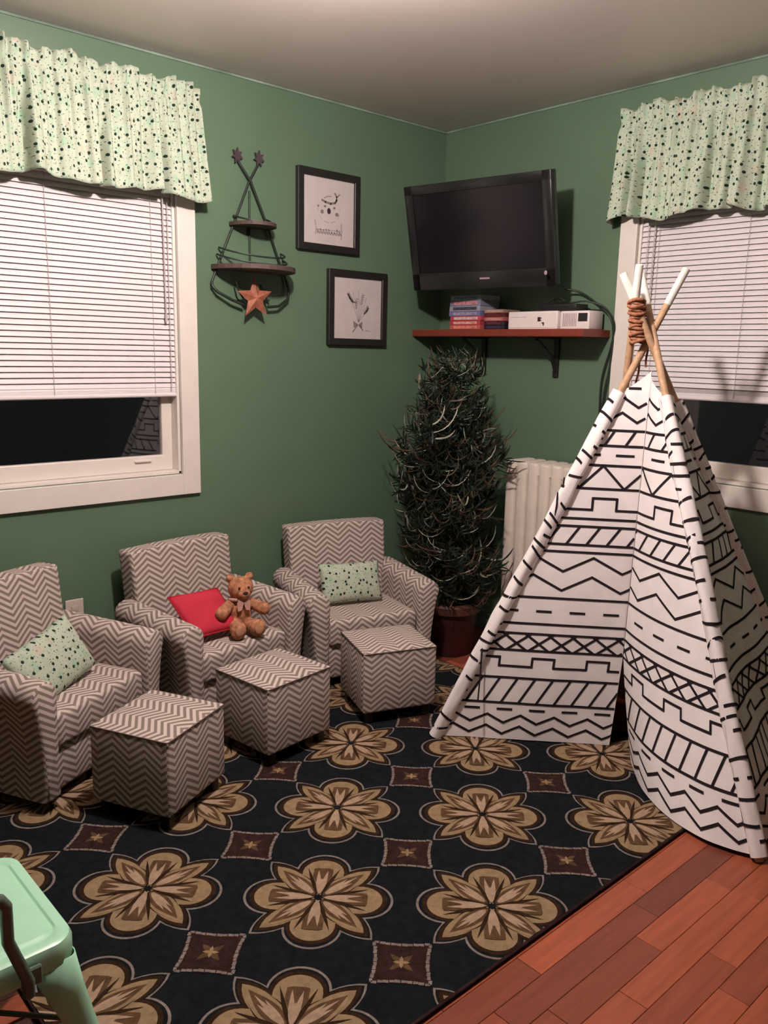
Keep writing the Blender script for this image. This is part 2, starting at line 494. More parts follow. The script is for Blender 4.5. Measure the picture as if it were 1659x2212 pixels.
# ---- valances
def valance(U, a0, a1, zt, zb, label, seed, sgn):
    v = empty('valance', U((a0 + a1) / 2, 0.0, zt - 0.05), label=label, cat='valance', group='mint print valances')
    L = a1 - a0
    deep = {3: [(-2.065 - a0) / L, (-1.80 - a0) / L, (-1.56 - a0) / L], 8: [(-1.09 - a0) / L, (-1.145 - a0) / L, (-1.42 - a0) / L, (-1.50 - a0) / L, (-1.62 - a0) / L]}[seed]
    rnd = random.Random(seed)
    folds = [(rnd.uniform(0, 1), rnd.uniform(0.012, 0.03), rnd.uniform(0.5, 1.0)) for _ in range(14)]
    def surf(u, t):   # u 0..1 along, t 0 top..1 bottom
        a = a0 + L * u
        # gathers near the rod, big soft folds near the hem
        g = 0.007 * math.sin(u * L * 150 + 2 * math.sin(u * 23 + seed)) + 0.004 * math.sin(u * L * 260 + seed)
        rod = math.exp(-((t - 0.13) / 0.05) ** 2)
        top = max(0, 1 - t / 0.13)
        big = 0.016 * math.sin(u * L * 31 + 1.4 * math.sin(u * 9 + seed)) + 0.008 * math.sin(u * L * 57 + seed)
        crease = 0
        for (p, w, k) in folds: crease -= 0.018 * k * math.exp(-((u - p) * L / w * 1.0) ** 2)
        for p in deep: crease -= 0.078 * min(1, max(0, t - 0.12) * 2.0) * math.exp(-((u - p) * L / 0.013) ** 2)
        d = 0.058 + 0.045 * t + (1 - 0.75 * rod) * g * (1.3 - t) + (big + crease) * min(1, t * 1.3) - 0.012 * rod
        d = max(d, 0.030 + 0.008 * t)
        z = zt - (zt - zb) * t
        z += top * (0.008 * math.sin(u * L * 31 + seed) + 0.006 * math.sin(u * L * 83 + 1))
        z += t ** 3 * (0.010 * math.sin(u * L * 17 + seed) + big * 0.3)
        # returns to the wall at both ends
        e = min(u, 1 - u) * L
        if e < 0.02: d = 0.004 + (d - 0.004) * math.sqrt(max(0, 1 - (1 - e / 0.02) ** 2))
        spread = 0.022 * (t ** 1.5)
        a += (spread if u > 0.5 else -spread) * (abs(u - 0.5) * 2) ** 8
        return Vector(U(a, d, z)) - v.location
    nu, nv = int(L / 0.0045), 36
    mb = MB(); mb.grid(surf, nu, nv)
    me = mb.mesh('cloth', M['arrowprint'], smooth=70)
    lay = me.uv_layers.new(name='uv')
    for p in me.polygons:
        for li in p.loop_indices:
            vi = me.loops[li].vertex_index
            i = vi % (nu + 1); j = vi // (nu + 1)
            lay.data[li].uv = (i / nu * L * 1.25 * sgn, -(zt - zb) * j / nv)
    o = bpy.data.objects.new('cloth', me); link(o, v)
    so = o.modifiers.new('thick', 'SOLIDIFY'); so.thickness = 0.002
    mb = MB(); mb.tube([Vector(U(a0 + 0.015, 0.036, zt - 0.055)) - v.location, Vector(U(a1 - 0.015, 0.036, zt - 0.055)) - v.location], 0.005, 10)
    for aa in (a0 + 0.015, a1 - 0.015):
        mb.tube([Vector(U(aa, 0.036, zt - 0.055)) - v.location, Vector(U(aa, 0.0, zt - 0.055)) - v.location], 0.005, 10)
    mb.build('curtain_rod', M['white'], v)
    return v
valance(ULEFT, -2.66, -1.385, 2.345, 1.935, 'mint and cream print valance gathered over the left window', 3, 1)
valance(URIGHT, -2.18, -1.003, 2.345, 1.915, 'mint and cream print valance gathered over the right window', 8, -1)

# ---- ceiling lamp (just above the frame)
lp = empty('ceiling_lamp', (LAMP.x, LAMP.y, H), label='round flush ceiling lamp lighting the room from above the rug', cat='lamp')
MB().lathe([(0.0, 0), (0.12, 0), (0.125, -0.012), (0.10, -0.03), (0.03, -0.035), (0.012, -0.05), (0.010, -0.075), (0.028, -0.08), (0.026, -0.105), (0.0, -0.105)], 32).build('base_plate', M['white'], lp, smooth=40)
MB().sphere((0, 0, LAMP.z - H), 0.050).build('bulb', M['bulb'], lp, smooth=90)

# ================================================================== RUG
def clip_poly(poly, x0, x1, y0, y1):
    def clip(ps, ax, lim, keep_less):
        out = []
        for i in range(len(ps)):
            a, b = ps[i - 1], ps[i]
            ia = (a[ax] <= lim) == keep_less or a[ax] == lim; ib = (b[ax] <= lim) == keep_less or b[ax] == lim
            if ia != ib:
                t = (lim - a[ax]) / (b[ax] - a[ax])
                out.append((a[0] + (b[0] - a[0]) * t, a[1] + (b[1] - a[1]) * t))
            if ib: out.append(b)
        return out
    for ax, lim, kl in ((0, x1, True), (0, x0, False), (1, y1, True), (1, y0, False)):
        poly = clip(poly, ax, lim, kl)
        if len(poly) < 3: return []
    return poly
def mat_rug(name, c, v=0.25):
    t = NT(name, 1.0, 0.0)
    co = t.coord()
    n = t.noise(co, 60, 3)
    t.col(t.ramp(n, [(0.3, tuple(x * (1 - v) for x in c)), (0.7, tuple(x * (1 + v) for x in c))]))
    t.bump(t.noise(co, 420, 2), 0.5, 0.0015)
    return t.m
RM = [mat_rug('rug_navy', (0.0098, 0.0112, 0.0135)), mat_rug('rug_grey_line', (0.190, 0.160, 0.140)), mat_rug('rug_brown', (0.030, 0.016, 0.009)),
      mat_rug('rug_tan', (0.250, 0.175, 0.100), 0.15), mat_rug('rug_cream', (0.34, 0.24, 0.165), 0.15), mat_rug('rug_maroon', (0.030, 0.016, 0.016)), mat_rug('rug_olive', (0.090, 0.052, 0.028))]
rug = MB()
rug.box((RX0, RYA, 0.0), (RX1, RYB, 0.009), 0.002, 1, 0)
E0 = (-1.97, -1.54); BA = (0.3105, -0.312); BB = (0.305, 0.299)
def lat(a, b): return (E0[0] + BA[0] * a + BB[0] * b, E0[1] + BA[1] * a + BB[1] * b)
def put(poly, layer, mi, ca, cb):
    pts = clip_poly([lat(ca + p[0], cb + p[1]) for p in poly], RX0 + 0.004, RX1 - 0.004, RYA + 0.004, RYB - 0.004)
    if len(pts) < 3: return
    z = 0.009 + 0.0003 * layer
    c = (sum(p[0] for p in pts) / len(pts), sum(p[1] for p in pts) / len(pts))
    vs_ = [(c[0], c[1], z)] + [(p[0], p[1], z) for p in pts]
    n = len(pts)
    rug.add(vs_, [(0, 1 + i, 1 + (i + 1) % n) for i in range(n)], mi)
def put_star(rad, layer, mi, ca, cb, n=96):
    # star-shaped outline r(theta), fan from the flower centre (clipped per triangle)
    P_ = [(rad(2 * PI * i / n) * math.cos(2 * PI * i / n), rad(2 * PI * i / n) * math.sin(2 * PI * i / n)) for i in range(n)]
    full = [lat(ca + p[0], cb + p[1]) for p in P_]
    z = 0.009 + 0.0003 * layer
    inside = all(RX0 + .004 < p[0] < RX1 - .004 and RYA + .004 < p[1] < RYB - .004 for p in full)
    c = lat(ca, cb)
    if inside:
        rug.add([(c[0], c[1], z)] + [(p[0], p[1], z) for p in full], [(0, 1 + i, 1 + (i + 1) % n) for i in range(n)], mi)
    else:
        for i in range(n):
            t = clip_poly([c, full[i], full[(i + 1) % n]], RX0 + .004, RX1 - .004, RYA + .004, RYB - .004)
            if len(t) >= 3: rug.add([(p[0], p[1], z) for p in t], [tuple(range(len(t)))], mi)
def petal_union(Rb, wb, Rd, wd, tip):
    """outline radius: 4 round petals on the axes (reach Rb, half-width wb), 4 pointed ones on the diagonals"""
    def rad(th):
        best = 0.08
        k = round(th / (PI / 2)); d = th - k * PI / 2
        # circle petal centre c, radius wb
        cc = Rb - wb; s_ = math.sin(d); q = wb * wb - (cc * s_) ** 2
        if q > 0 and math.cos(d) > 0: best = max(best, cc * math.cos(d) + math.sqrt(q))
        k = round((th - PI / 4) / (PI / 2)); d = th - PI / 4 - k * PI / 2
        m = Rd - tip * abs(math.tan(d)) * 1.0
        best = max(best, m - 1.2 * d * d * Rd)
        return best
    return rad
def leaf(ang, r0, r1, w, n=12, sharp=1.0):
    L, Rr = [], []
    for i in range(n + 1):
        t = i / n; r = r0 + (r1 - r0) * t
        ww = w * (math.sin(PI * t ** 0.75) ** sharp)
        L.append((r, ww)); Rr.append((r, -ww))
    pts = L + Rr[::-1][1:-1]
    ca, sa = math.cos(ang), math.sin(ang)
    return [(p[0] * ca - p[1] * sa, p[0] * sa + p[1] * ca) for p in pts]
def spade(ang, r0, r1, w):
    pts = [(r0, 0), (r0 + (r1 - r0) * .35, w * .35), (r0 + (r1 - r0) * .7, w), (r1 - .008, w), (r1, w * .6), (r1, -w * .6), (r1 - .008, -w), (r0 + (r1 - r0) * .7, -w), (r0 + (r1 - r0) * .35, -w * .35)]
    ca, sa = math.cos(ang), math.sin(ang)
    return [(p[0] * ca - p[1] * sa, p[0] * sa + p[1] * ca) for p in pts]
for ia in range(-6, 9):
    for ib in range(-6, 9):
        cx_, cy_ = lat(ia, ib)
        if not (RX0 - 0.25 < cx_ < RX1 + 0.25 and RYA - 0.25 < cy_ < RYB + 0.25): 
            pass
        else:
            put_star(petal_union(0.435, 0.165, 0.475, 0.30, 0.42), 1, 1, ia, ib)
            put_star(petal_union(0.420, 0.152, 0.458, 0.285, 0.42), 2, 0, ia, ib)
            put_star(petal_union(0.400, 0.145, 0.440, 0.27, 0.42), 3, 2, ia, ib)
            put_star(petal_union(0.372, 0.125, 0.405, 0.24, 0.46), 4, 3, ia, ib)
            for k in range(4):
                an = k * PI / 2
                put(leaf(an + PI / 4, 0.02, 0.385, 0.074), 5, 2, ia, ib)
                put(leaf(an + PI / 4, 0.04, 0.400, 0.066), 6, 3, ia, ib)
                put(leaf(an + PI / 4, 0.03, 0.350, 0.050), 7, 6, ia, ib)
                for q_, s_ in enumerate((-0.10, 0.10, 0.0)):
                    put(leaf(an + PI / 4 + s_, 0.05, 0.30 - abs(s_) * 0.6, 0.0135), 9 + q_ * 0.5, 4, ia, ib)
                put(leaf(an + 0.33, 0.03, 0.30, 0.012), 7.4, 2, ia, ib)
                put(leaf(an - 0.33, 0.03, 0.30, 0.012), 7.8, 2, ia, ib)
                put(spade(an, 0.02, 0.285, 0.058), 8.3, 6, ia, ib)
                put(leaf(an - 0.11, 0.04, 0.262, 0.0155), 10.5, 4, ia, ib)
                put(leaf(an + 0.11, 0.04, 0.262, 0.0155), 11, 4, ia, ib)
                put(leaf(an, 0.03, 0.18, 0.020), 11.5, 4, ia, ib)
            put_star(lambda th: 0.024 + 0.007 * math.cos(8 * th), 12.5, 0, ia, ib, 24)
        # small square medallion at the cell centre
        cx_, cy_ = lat(ia + .5, ib + .5)
        if RX0 - 0.1 < cx_ < RX1 + 0.1 and RYA - 0.1 < cy_ < RYB + 0.1:
            def sq(h, lay, mi): put([(-h, -h), (h, -h), (h, h), (-h, h)], lay, mi, ia + .5, ib + .5)
            sq(0.152, 3.4, 5)
            sq(0.125, 3.6, 2); sq(0.112, 3.8, 5)
            # pale beaded border: two bowed strips on each side
            for k in range(4):
                ca, sa = [(1, 0), (0, 1), (-1, 0), (0, -1)][k]
                for j in range(10):
                    a_ = -0.15 + 0.03 * j; b_ = a_ + 0.025 + 0.004 * (j % 2)
                    off = 0.152 - 0.016 * math.cos(PI * (a_ + b_) / 2 / 0.3) * (1 if True else 0)
                    q = [(a_, off - .008), (b_, off - .008 - .002 * (j % 3)), (b_, off + .009), (a_, off + .007 + .004 * (j % 2))]
                    put([(p[0] * ca - p[1] * sa, p[0] * sa + p[1] * ca) for p in q], 4, 1, ia + .5, ib + .5)
            for k in range(4):
                put(leaf(k * PI / 2 + PI / 4, 0.0, 0.085, 0.017), 5 + .3 * k, 6, ia + .5, ib + .5)
                put(leaf(k * PI / 2, 0.0, 0.045, 0.010), 6.5 + .3 * k, 3, ia + .5, ib + .5)
                put(leaf(k * PI / 2, 0.07, 0.105, 0.018), 5, 2, ia + .5, ib + .5)
rugo = rug.build('area_rug', RM, None, fix=False)
tag(rugo, 'dark navy area rug with rows of large tan flowers on the wood floor', 'rug')
# bound edge
mb = MB(); mb.tube([(RX0, RYA, 0.006), (RX1, RYA, 0.006), (RX1, RYB, 0.006), (RX0, RYB, 0.006)], 0.0055, 8, closed=True)
mb.build('bound_edge', RM[5], rugo, smooth=60)

# ================================================================== ARMCHAIRS AND OTTOMANS
def arm_section(side, y, shrink=0.0, n=10):
    """closed outline in x,z of an arm, with accumulated length"""
    inn = 0.208; lift = 0.018 * max(0, (y + 0.23) / 0.43)
    c = Vector((inn + 0.046, 0.362 + lift)); r = 0.050 - shrink
    pts = [(inn + shrink, 0.035 + shrink), (inn + shrink, 0.18), (inn + shrink, 0.28)]
    for k in range(n + 1):
        th = PI - (PI * 1.17) * k / n
        pts.append((c.x + r * math.cos(th) * (1.0 if th > PI / 2 else 1.05), c.y + r * math.sin(th)))
    pts += [(inn + 0.081 - shrink, 0.29 + lift * .5), (inn + 0.068 - shrink, 0.20), (inn + 0.062 - shrink, 0.12), (inn + 0.062 - shrink, 0.035 + shrink)]
    return [(side * p[0], p[1]) for p in pts]
def make_chair():
    root = empty('toddler_armchair', (0, 0, 0))
    # base
    mb = MB().box((-0.215, -0.205, 0.035), (0.215, 0.19, 0.20), 0.012, 2)
    mb.build('base', M['chevron'], root, smooth=50, uv='box')
    mb = MB().box((-0.206, -0.222, 0.175), (0.206, 0.10, 0.285), 0.022, 4)
    for i, p in enumerate(mb.v):
        if p[2] > 0.24: mb.v[i] = (p[0], p[1], p[2] + 0.012 * max(0, 1 - (p[0] / 0.19) ** 2) * max(0, 1 - ((p[1] + .06) / 0.16) ** 2))
    mb.build('seat_cushion', M['chevron'], root, smooth=50, uv='box')
    # backrest, tilted
    bm = bmesh.new(); bmesh.ops.create_cube(bm, size=1.0)
    bmesh.ops.subdivide_edges(bm, edges=list(bm.edges), cuts=5, use_grid_fill=True)
    for v in bm.verts:
        x, y_, z = v.co
        Z = 0.10 + (z + .5) * 0.505
        tz = (Z - 0.10) / 0.505
        X = x * 2 * (0.218 + 0.020 * tz)
        th = 0.115 - 0.03 * tz
        Y = 0.145 + 0.055 * tz + y_ * th
        if y_ < -0.4: Y -= 0.014 * (1 - (2 * x) ** 2) * max(0, 1 - (2 * tz - 1.1) ** 2)
        if tz > 0.9: Z += 0.006 * (1 - (2 * x) ** 2)
        v.co = Vector((X, Y, Z))
    sharp = [e for e in bm.edges if len(e.link_faces) == 2 and e.calc_face_angle() > 1.0]
    bmesh.ops.bevel(bm, geom=sharp, offset=0.014, segments=3, profile=0.6, affect='EDGES')
    MB().bm(bm).build('backrest', M['chevron'], root, smooth=50, uv='box', uvoff=(0.0, 0.0))
    # arms
    for side in (1, -1):
        ys = [-0.236, -0.233, -0.226, -0.21, -0.1, 0.0, 0.09, 0.165, 0.178, 0.184]
        sh = [0.012, 0.006, 0.0015, 0, 0, 0, 0, 0.0, 0.004, 0.014]
        secs = [arm_section(side, yy, s_) for yy, s_ in zip(ys, sh)]
        n = len(secs[0])
        vs_ = [(p[0], yy, p[1]) for sec, yy in zip(secs, ys) for p in sec]
        fs = []
        for i in range(len(ys) - 1):
            for k in range(n):
                k2 = (k + 1) % n
                fs.append((i * n + k, i * n + k2, (i + 1) * n + k2, (i + 1) * n + k))
        fs.append(tuple(range(n))); fs.append(tuple((len(ys) - 1) * n + k for k in range(n)))
        mb = MB().add(vs_, fs)
        me = mb.mesh('arm', M['chevron'], smooth=50)
        arc = [0.0]
        for k in range(1, n + 1):
            a, b = secs[4][k - 1], secs[4][k % n]
            arc.append(arc[-1] + math.hypot(a[0] - b[0], a[1] - b[1]))
        lay = me.uv_layers.new(name='uv'); me.update()
        for p in me.polygons:
            front = abs(p.normal.y) > 0.75
            ks = [me.loops[li].vertex_index % n for li in p.loop_indices]
            wrap = (0 in ks and n - 1 in ks)
            for li in p.loop_indices:
                vi = me.loops[li].vertex_index; co = me.vertices[vi].co; k = vi % n
                if front: lay.data[li].uv = (co.x, co.z)
                else: lay.data[li].uv = (co.y, arc[n] if (wrap and k == 0) else arc[k])
        o = bpy.data.objects.new('arm', me); link(o, root)
    for sx in (-1, 1):
        for sy in (-0.17, 0.15):
            MB().box((sx * 0.2 - 0.02, sy - 0.02, 0.0), (sx * 0.2 + 0.02, sy + 0.02, 0.037), 0.004, 1).build('foot', M['foot'], root)
    return root
def make_ottoman():
    root = empty('toddler_ottoman', (0, 0, 0))
    w, d, h0, h1 = 0.147, 0.138, 0.042, 0.272
    bm = bmesh.new(); bmesh.ops.create_cube(bm, size=1.0)
    for v in bm.verts: v.co = Vector((v.co.x * 2 * w, v.co.y * 2 * d, h0 + (v.co.z + .5) * (h1 - h0)))
    ed = [e for e in bm.edges]
    bmesh.ops.bevel(bm, geom=ed, offset=0.010, segments=3, profile=0.5, affect='EDGES')
    MB().bm(bm).build('body', M['chevron'], root, smooth=50, uv='box')
    # padded top
    bm = bmesh.new(); bmesh.ops.create_cube(bm, size=1.0)
    bmesh.ops.subdivide_edges(bm, edges=list(bm.edges), cuts=7, use_grid_fill=True)
    for v in bm.verts:
        x, y_, z = v.co
        b = max(0, 1 - (2 * x) ** 2) * max(0, 1 - (2 * y_) ** 2)
        v.co = Vector((x * 2 * w, y_ * 2 * d, 0.262 + (z + .5) * 0.015 + (0.014 * b ** 0.6 if z > 0.4 else 0)))
    sharp = [e for e in bm.edges if len(e.link_faces) == 2 and e.calc_face_angle() > 1.0]
    bmesh.ops.bevel(bm, geom=sharp, offset=0.005, segments=3, profile=0.5, affect='EDGES')
    t = MB().bm(bm).build('padded_top', M['chevron'], root, smooth=50, uv='box')
    rr = 0.0022
    zz = 0.2745
    pts = [(w - .006, -d, zz), (w, -d + .006, zz), (w, d - .006, zz), (w - .006, d, zz), (-w + .006, d, zz), (-w, d - .006, zz), (-w, -d + .006, zz), (-w + .006, -d, zz)]
    MB().tube(pts, rr, 6, closed=True).build('piping', M['seam'], t, smooth=60)
    for sx in (-1, 1):
        for sy in (-1, 1):
            MB().box((sx * 0.115 - 0.016, sy * 0.107 - 0.016, 0.0), (sx * 0.115 + 0.016, sy * 0.107 + 0.016, 0.043), 0.004, 1).build('foot', M['foot'], root)
    return root
chairs = [((-2.206, -0.402), 26, 'grey chevron toddler armchair at the left edge holding a mint print pillow'),
          ((-1.538, -0.288), 8, 'grey chevron toddler armchair holding the red pillow and teddy bear'),
          ((-0.868, -0.356), -14.5, 'grey chevron toddler armchair nearest the tree with mint print pillow')]
ch0 = make_chair()
CH = []
RUGZ = 0.0132
for i, ((x, y_), a, lab) in enumerate(chairs):
    c = ch0 if i == 0 else copy_tree(ch0)
    c.location = (x, y_, RUGZ if i != 9 else 0); c.rotation_euler = (0, 0, math.radians(a))
    tag(c, lab, 'armchair', 'chevron armchairs along the left wall'); CH.append(c)
otts = [((-2.046, -0.852), 26, 'chevron ottoman in front of the leftmost armchair'),
        ((-1.562, -0.757), 7, 'chevron ottoman in front of the armchair with the teddy bear'),
        ((-1.050, -0.787), -21, 'chevron ottoman in front of the armchair nearest the tree')]
ot0 = make_ottoman()
for i, ((x, y_), a, lab) in enumerate(otts):
    c = ot0 if i == 0 else copy_tree(ot0)
    c.location = (x, y_, RUGZ); c.rotation_euler = (0, 0, math.radians(a))
    tag(c, lab, 'ottoman', 'chevron ottomans in front of the armchairs')

# ---- pillows
def pillow(name, w, h, t, mat, center, xaxis, yaxis, label, group=None, trim=None, seed=0):
    X = Vector(xaxis).normalized(); Y = (Vector(yaxis) - X * Vector(yaxis).dot(X)).normalized(); Z = X.cross(Y)
    n = 22; mb = MB()
    def f(sign):
        def g(u, v):
            a = 2 * u - 1; b = 2 * v - 1
            pin = 0.07
            px = a * (1 - pin * (1 - b * b) * 0.6) ; py = b * (1 - pin * (1 - a * a) * 0.6)
            th = (max(0, 1 - abs(a) ** 2.6) * max(0, 1 - abs(b) ** 2.6)) ** 0.55
            th *= 1 + 0.10 * noise.noise(Vector((a * 2 + seed, b * 2, seed)))
            return (px * w / 2, py * h / 2, sign * (0.001 + th * t / 2))
        return g
    mb.grid(f(1), n, n); mb.grid(f(-1), n, n)
    bm = bmesh.new()
    me = bpy.data.meshes.new(name); me.from_pydata(mb.v, [], mb.f); bm.from_mesh(me)
    bmesh.ops.remove_doubles(bm, verts=bm.verts, dist=0.0025)
    bmesh.ops.recalc_face_normals(bm, faces=bm.faces)
    bm.to_mesh(me); bm.free()
    me.materials.append(mat)
    me.polygons.foreach_set('use_smooth', [True] * len(me.polygons))
    lay = me.uv_layers.new(name='uv')
    for l_ in me.loops: co = me.vertices[l_.vertex_index].co; lay.data[l_.index].uv = (co.x + seed, co.y)
    o = bpy.data.objects.new(name, me); COL.objects.link(o)
    mw = Matrix((X, Y, Z)).transposed().to_4x4(); mw.translation = Vector(center)
    o.matrix_world = mw
    tag(o, label, 'pillow', group)
    if trim:
        mb = MB(); P_ = []
        for (a0, b0, a1, b1) in ((-1, -1, 1, -1), (1, -1, 1, 1), (1, 1, -1, 1), (-1, 1, -1, -1)):
            for k in range(12):
                s_ = k / 12; a = a0 + (a1 - a0) * s_; b = b0 + (b1 - b0) * s_
                pin = 0.07
                P_.append((a * (1 - pin * (1 - b * b) * 0.6) * w / 2, b * (1 - pin * (1 - a * a) * 0.6) * h / 2, 0))
        mb.tube(P_, 0.0035, 6, closed=True); mb.build('piping', trim, o, smooth=70)
    return o
def cpos(ci, lx, ly, lz):
    (x, y_), a, _ = chairs[ci]; a = math.radians(a)
    return Vector((x + lx * math.cos(a) - ly * math.sin(a), y_ + lx * math.sin(a) + ly * math.cos(a), lz + RUGZ))
def cdir(ci, lx, ly, lz):
    a = math.radians(chairs[ci][1]); return Vector((lx * math.cos(a) - ly * math.sin(a), lx * math.sin(a) + ly * math.cos(a), lz))
pillow('throw_pillow', 0.30, 0.20, 0.08, M['arrowprint'], cpos(0, -0.045, -0.060, 0.372), cdir(0, 1, 0.05, 0.22), cdir(0, -0.2, 0.5, 1), 'mint and cream print pillow on the leftmost armchair', 'mint print pillows', seed=1.3)
pillow('throw_pillow', 0.285, 0.175, 0.075, M['arrowprint'], cpos(2, -0.010, -0.005, 0.378), cdir(2, 1, -0.05, -0.02), cdir(2, 0, 0.4, 1), 'mint and cream print pillow on the armchair nearest the tree', 'mint print pillows', seed=4.1)
def lean(a, u=(0.0, 0.66, 0.75)):
    c_, s_ = math.cos(math.radians(a)), math.sin(math.radians(a)); return cdir(1, c_ * 1.0 + s_ * u[0], s_ * u[1], s_ * u[2])
pillow('throw_pillow', 0.225, 0.205, 0.065, M['red'], cpos(1, -0.052, -0.045, 0.376), cdir(1, 1, -0.05, -0.03), cdir(1, -0.06, 0.18, 0.13), 'bright red pillow behind the teddy bear on the middle armchair', trim=M['redtrim'], seed=2.2)

# ---- teddy bear
def teddy(loc, rz):
    r = empty('teddy_bear', loc, rz, 'tan plush teddy bear with pale ribbon sitting on the middle armchair', 'teddy bear')
    mb = MB()
    S = lambda c, rr, sc=(1, 1, 1), rot=None: mb.sphere(c, rr, sc, 0, 20, 14, rot)
    S((0, 0.012, 0.070), 0.052, (0.98, 0.85, 1.15))           # torso
    S((0, 0.012, 0.105), 0.036, (1, 0.9, 1))
    S((0.004, -0.002, 0.172), 0.047, (1.06, 0.95, 0.98))          # head
    S((0.004, -0.042, 0.160), 0.024, (1.05, 0.9, 0.85))        # muzzle
    for s_ in (-1, 1):
        S((s_ * 0.038 + 0.004, 0.008, 0.212), 0.017, (1, 0.6, 1))   # ears
        # arms stretch out to the sides and forward
        for k in range(7):
            t = k / 6
            S((s_ * (0.035 + 0.050 * t), 0.005 - 0.045 * t, 0.110 - 0.020 * t), 0.020 + 0.005 * t)
        for k in range(7):
            t = k / 6
            S((s_ * (0.026 + 0.012 * t), -0.015 - 0.075 * t, 0.030), 0.026 + 0.003 * t)
        S((s_ * 0.038, -0.098, 0.036), 0.031, (1.0, 0.6, 1.15))      # feet soles up
    o = mb.build('body', M['bear'], r, smooth=180)
    rm = o.modifiers.new('join', 'REMESH'); rm.mode = 'VOXEL'; rm.voxel_size = 0.0032; rm.use_smooth_shade = True
    sm = o.modifiers.new('soft', 'SMOOTH'); sm.factor = 0.6; sm.iterations = 4
    MB().sphere((0.004, -0.060, 0.166), 0.0085, (1.2, 0.7, 0.8)).build('nose', M['sketchdark'], r, smooth=90)
    for s_ in (-1, 1):
        MB().sphere((0.004 + s_ * 0.018, -0.043, 0.183), 0.0048).build('eye', M['black'], r, smooth=90)
        MB().sphere((s_ * 0.038, -0.1155, 0.037), 0.018, (1, 0.25, 1.1)).build('foot_pad', M['bearlight'], r, smooth=90)
        MB().sphere((s_ * 0.038 + 0.004, -0.001, 0.212), 0.010, (1, 0.4, 1)).build('inner_ear', M['bearlight'], r, smooth=90)
    mb = MB()
    mb.tube([(0.037 * math.cos(t * 2 * PI / 20), 0.003 + 0.033 * math.sin(t * 2 * PI / 20), 0.130 - 0.004 * math.sin(t * 2 * PI / 20)) for t in range(20)], 0.007, 8, closed=True)
    rb = mb.build('ribbon', M['scarf'], r, smooth=80)
    for s_ in (-1, 1):
        pts = [(0, 0, 0), (s_ * 0.020, 0, 0.011), (s_ * 0.026, 0, -0.004), (s_ * 0.024, 0, -0.034), (s_ * 0.008, 0, -0.030)]
        MB().prism([(p[0], p[2]) for p in pts], lambda a, b, t: (a + 0.002, -0.040 + t - 0.10 * (b if b > 0 else 0), 0.126 + b), -0.006, 0.0).build('ribbon_tail', M['scarf'], r)
    return r
teddy(cpos(1, 0.062, -0.108, 0.290), math.radians(-14))

# ================================================================== TEPEE
TOP = {'L': Vector((-0.52, -1.61, 1.664)), 'R': Vector((-0.555, -1.466, 1.652)), 'BL': Vector((-0.69, -1.540, 1.668)), 'BR': Vector((-0.70, -1.487, 1.643))}
BOT = {'L': Vector((-1.085, -1.09, 0.0135)), 'R': Vector((-0.93, -2.205, 0.0)), 'BL': Vector((-0.30, -1.22, 0.0)), 'BR': Vector((-0.085, -2.04, 0.0))}
def pole(k, z): return BOT[k] + (TOP[k] - BOT[k]) * ((z - BOT[k].z) / (TOP[k].z - BOT[k].z))
tp = empty('play_tepee', (-0.62, -1.62, 0.0), 0, 'white canvas play tepee with black geometric print in front of the right window', 'play tent')
TC = Vector(tp.location)
for k in ('L', 'R', 'BL', 'BR'):
    b, t = BOT[k] - TC, TOP[k] - TC
    tipf = 0.935 if k != 'L' else 0.93
    m = b + (t - b) * tipf
    po = MB().tube([b + (m - b) * (i / 8) for i in range(9)], 0.0122, 14).build('pole', M['polewood'], tp, smooth=50)
    MB().tube([m, t - (t - m) * 0.03, t], [0.0128, 0.0128, 0.011], 14).build('pole_tip', M['poletip'], po, smooth=50)
# rope lashing round the crossing of the back poles
mb = MB(); P_ = []
for i in range(380):
    s_ = i / 379; z = 1.425 + 0.135 * s_
    c = (pole('BL', z) * 0.62 + pole('BR', z) * 0.26 + pole('R', z) * 0.12) - TC
    a = s_ * 2 * PI * 17
    ring = 0.026 + 0.003 * math.sin(a * 0.37)
    P_.append(c + Vector((math.cos(a) * ring, math.sin(a) * ring * 0.85, 0.004 * math.sin(a * 1.7))))
mb.tube(P_, 0.0062, 6)
P2 = [P_[0] + Vector((0.003 * math.sin(i), 0.004 * i * 0.3, -0.012 * i)) for i in range(14)]
mb.tube(P2, 0.004, 6)
P2 = [P_[0] + Vector((0.010 + 0.003 * math.sin(i * .8), -0.012, -0.010 * i)) for i in range(9)]
mb.tube(P2, 0.004, 6)
mb.build('lashing_rope', M['rope'], tp, smooth=70)

